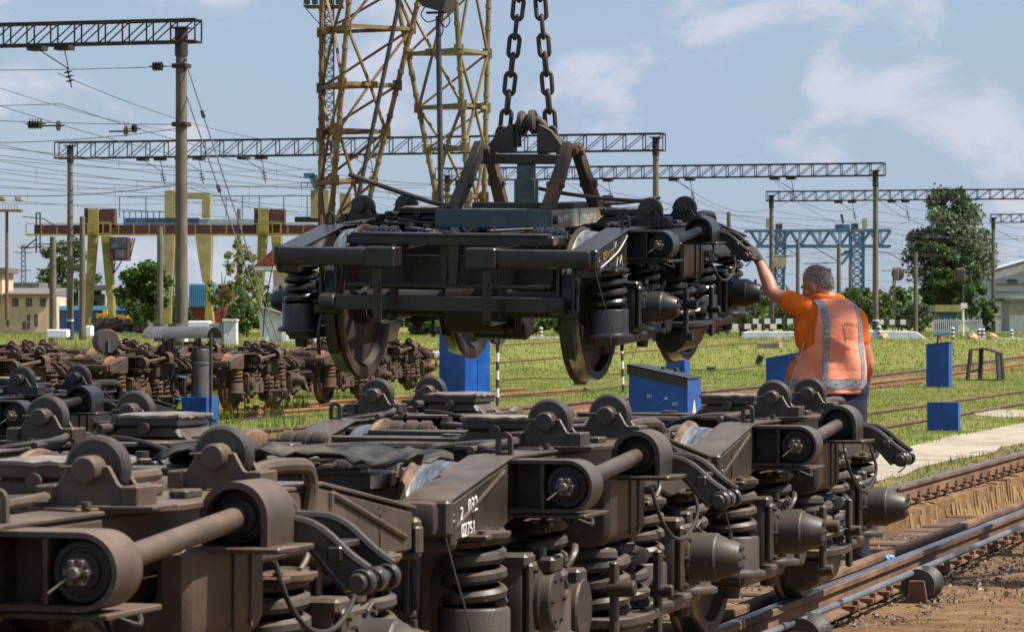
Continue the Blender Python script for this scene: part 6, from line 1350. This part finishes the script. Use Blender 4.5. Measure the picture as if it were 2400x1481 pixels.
# hair: a close cap with short strands
q = MB(); bm = bmesh.new(); bmesh.ops.create_icosphere(bm, subdivisions=4, radius=1)
rs0 = random.Random(2); dead = [v for v in bm.verts if v.co.z < -.85 + (v.co.y + .9) * .95 + rs0.uniform(-.07, .07) - .10 * math.exp(-((v.co.y - .12) / .1) ** 2)]
bmesh.ops.delete(bm, geom=dead, context='VERTS')
rs = random.Random(4)
for v in bm.verts: v.co *= 1 + rs.uniform(-.012, .03)
cap_v = [Matrix.Translation(hd(0, -.016, .016)) @ HR.to_4x4() @ Matrix.Diagonal((.0785, .0995, .1130, 1)) @ v.co for v in bm.verts]
inner = [v for v in bm.verts if v.co.z < -.85 + (v.co.y + .9) * .95 + .16]
bmesh.ops.delete(bm, geom=inner, context='VERTS')
q.addbm(bm, Matrix.Translation(hd(0, -.016, .016)) @ HR.to_4x4() @ Matrix.Diagonal((.0775, .0985, .1120, 1)))
for vtx in cap_v * 9:
    p_ = Vector(vtx); n_ = (p_ - hd(0, -.016, .01)).normalized(); p_ += Vector((rs.gauss(0, .006), rs.gauss(0, .006), rs.gauss(0, .006)))
    t_ = (HR @ Vector((rs.gauss(0, .3), -.55, -.5)) + n_ * rs.uniform(.1, .55)).normalized(); s_ = n_.cross(t_).normalized() * .0016; L = rs.uniform(.012, .026)
    q.add([p_ - s_, p_ + s_, p_ + t_ * L], [(0, 1, 2)])
q.build('hair', m_hair, person, ang=180)
for o_ in kids(person):
    if o_.name.startswith('hair'): o_.data.polygons.foreach_set('use_smooth', [False] * len(o_.data.polygons))
for wr, d_, u_, s_, cu in ((wrL, dL, upL, 1, .9), (wrR, dR, upR, -1, .5)):
    q = MB(); hand(q, wr, d_, u_, s_, 1.08, cu); dd = Vector(d_).normalized(); chain(q, [wr - dd * .075, wr - dd * .02], [.040, .036], 12); remesh(q, 'glove', m_glove, .006, person, 2)
# torso surface: rows from the photograph (height, left edge, right edge, half depth, centre depth)
ROWS = [(694, 1922, 1968, .075, .02), (703, 1908, 1982, .10, .01), (716, 1894, 2001, .125, .0), (733, 1889, 2006, .145, -.01), (755, 1888, 2011, .158, -.02), (790, 1884, 2016, .165, -.02), (830, 1871, 2021, .162, -.01), (870, 1853, 2023, .165, .0), (900, 1840, 2023, .172, .0), (926, 1834, 2022, .175, .0)]
def row(py):
    for a_, b_ in zip(ROWS, ROWS[1:]):
        if a_[0] <= py <= b_[0]:
            f = (py - a_[0]) / (b_[0] - a_[0]); return [a_[i] + (b_[i] - a_[i]) * f for i in range(1, 5)]
    return list(ROWS[0][1:]) if py < ROWS[0][0] else list(ROWS[-1][1:])
def S(a, py, off=0.0):
    l, r, d, c = row(py); cx = hx((l + r) / 2); rx = (r - l) / 2 * SP
    ca, sa = math.cos(a), math.sin(a); ca = math.copysign(abs(ca) ** .85, ca); sa = math.copysign(abs(sa) ** .85, sa)
    X_ = cx + rx * ca; f = .0
    f += .011 * math.sin(16 * (X_ * .8 + (py - 760) * SP * 1.0) + 1.2) * sm(740, 800, py) + .009 * math.sin(31 * (X_ - (py - 800) * SP * .55) + .6 * math.sin(py * .05)) * sm(750, 880, py) + .004 * math.sin(9 * a + py * .045)
    f += .007 * math.exp(-((py - 805 - (X_ - .05) * 110) / 9) ** 2) * math.exp(-((X_ - .09) / .12) ** 2)
    return Vector((cx + (rx + off + f * .6) * ca, c + (d + off + f) * sa, hz(py)))
def sheet(name, m, parent, pys, arange, off, n=48, thick=0.0):
    q = MB(); vs = []; fs = []
    for py in pys:
        a0, a1 = arange(py)
        for k in range(n + 1): vs.append(S(a0 + (a1 - a0) * k / n, py, off))
    for j in range(len(pys) - 1):
        for k in range(n): i = j * (n + 1) + k; fs.append((i, i + n + 1, i + n + 2, i + 1))
    q.add(vs, fs); o = q.build(name, m, parent, ang=180)
    if thick:
        md = o.modifiers.new('t', 'SOLIDIFY'); md.thickness = thick; md.offset = 0
    return o
def frange(a, b, n): return [a + (b - a) * i / n for i in range(n + 1)]
M = MB()
vs = []; fs = []; pys = frange(694, 920, 40); n = 48
for py in pys:
    for k in range(n): vs.append(S(2 * math.pi * k / n, py, .0))
for j in range(len(pys) - 1):
    for k in range(n): fs.append((j * n + k, j * n + (k + 1) % n, (j + 1) * n + (k + 1) % n, (j + 1) * n + k))
fs.append(tuple(range(n))); fs.append(tuple(range((len(pys) - 1) * n, len(pys) * n))[::-1]); M.add(vs, fs)
chain(M, [shL.lerp(shR, .3), shL + Vector((.015, 0, -.005)), shL.lerp(elL, .30), shL.lerp(elL, .56)], [.09, .088, .076, .074], 16)
chain(M, [shL + Vector((.05, 0, -.05)), H3(1888, 765, .0), H3(1884, 800, .0)], [.09, .075, .06], 14)
chain(M, [shR.lerp(shL, .3), shR, shR.lerp(elR, .3), shR.lerp(elR, .46)], [.085, .082, .070, .068], 16)
sh = remesh(M, 'shirt', m_shirt, .009, person, 5)
q = MB(); pts = [H3(1940, 696, .012) + Vector((.092 * math.cos(a), .088 * math.sin(a), .012 * math.sin(a * 1) - .012 * math.cos(a))) for a in frange(0, 6.2, 26)]
q.tube(pts, .024, 10, closed=True); q.build('collar', m_shirt, sh)
# vest: left armhole is wide open under the raised arm
def vest_left(py): return 1916 - 8 * sm(720, 790, py) - 40 * sm(800, 842, py)
def arange(py):
    l, r, d, c = row(py); cx = (l + r) / 2; rx = (r - l) / 2; t = max(-1, min(1, (vest_left(py) - cx) / rx)); a = math.acos(math.copysign(abs(t) ** (1 / .85), t))
    gap = math.pi - a
    if py > 846: return (-math.pi + .0, math.pi)
    return (-math.pi + gap, math.pi - gap * 1.1)
vest = sheet('vest', m_vest, person, frange(699, 922, 64), arange, .017, 72, .006)
def band_at(xc, w, py):
    l, r, d, c = row(py); cx = (l + r) / 2; rx = (r - l) / 2
    def ang(x): t = max(-1, min(1, (x - cx) / rx)); return -math.acos(math.copysign(abs(t) ** (1 / .85), t))
    return ang(xc - w / 2), ang(xc + w / 2)
def cen(tab, py):
    for a_, b_ in zip(tab, tab[1:]):
        if a_[0] <= py <= b_[0]: f = (py - a_[0]) / (b_[0] - a_[0]); return a_[1] + (b_[1] - a_[1]) * f, a_[2] + (b_[2] - a_[2]) * f
    return tab[-1][1], tab[-1][2]
TL = [(700, 1920, 20), (720, 1927, 16), (760, 1934, 15), (820, 1932, 14), (888, 1928, 13)]; TR = [(708, 1990, 12), (730, 2001, 11), (760, 2006, 10), (800, 2009, 9), (888, 2010, 9)]
sheet('reflective_band', m_refl, vest, frange(700, 888, 50), lambda py: band_at(*cen(TL, py), py), .0225, 4)
sheet('reflective_band', m_refl, vest, frange(709, 888, 50), lambda py: band_at(*cen(TR, py), py), .0225, 4)
sheet('reflective_band', m_refl, vest, frange(887, 910, 8), lambda py: (-math.pi, math.pi), .0228, 80)
sheet('side_panel', m_vestside, vest, frange(846, 922, 24), lambda py: (-math.pi - .55, -math.pi + .62), .0205, 14)
q = MB(); q.tube([S(-math.pi + .60, py, .024) for py in frange(800, 921, 20)], .004, 6); q.build('zip_edge', m_chalk, vest)
a_, b_ = band_at(1969, .1, 760)[0], band_at(1997, .1, 763)[0]; A, B = S(a_, 764, .0235), S(b_, 768, .0235); A.y = B.y = min(A.y, B.y) - .004
text('ННЧ-5', .037, 'printed_text', mat('print_ink', (.04, .008, .008)), vest, face_mat(A, B - A, (0, .08, 1)), xs=.80)
# trousers, belt, boots
M = MB(); chain(M, [H3(1958, 905, .01), H3(1962, 945, .01)], [.165, .165], 18)
for a_, b_, c_ in ((hipL, knL, anL), (hipR, knR, anR)): chain(M, [Vector((a_.x, a_.y, a_.z + .06)), a_, b_, b_.lerp(c_, .4), c_ + Vector((0, 0, .0))], [.13, .118, .092, .088, .080], 14)
remesh(M, 'trousers', m_navy, .012, person, 3)
for c_ in (anL, anR):
    M = MB(); ball(M, Vector((c_.x, .06, .05)), (.052, .145, .048)); ball(M, Vector((c_.x, -.02, .09)), (.05, .06, .08)); o = remesh(M, 'boot', m_boot, .01, person, 2)
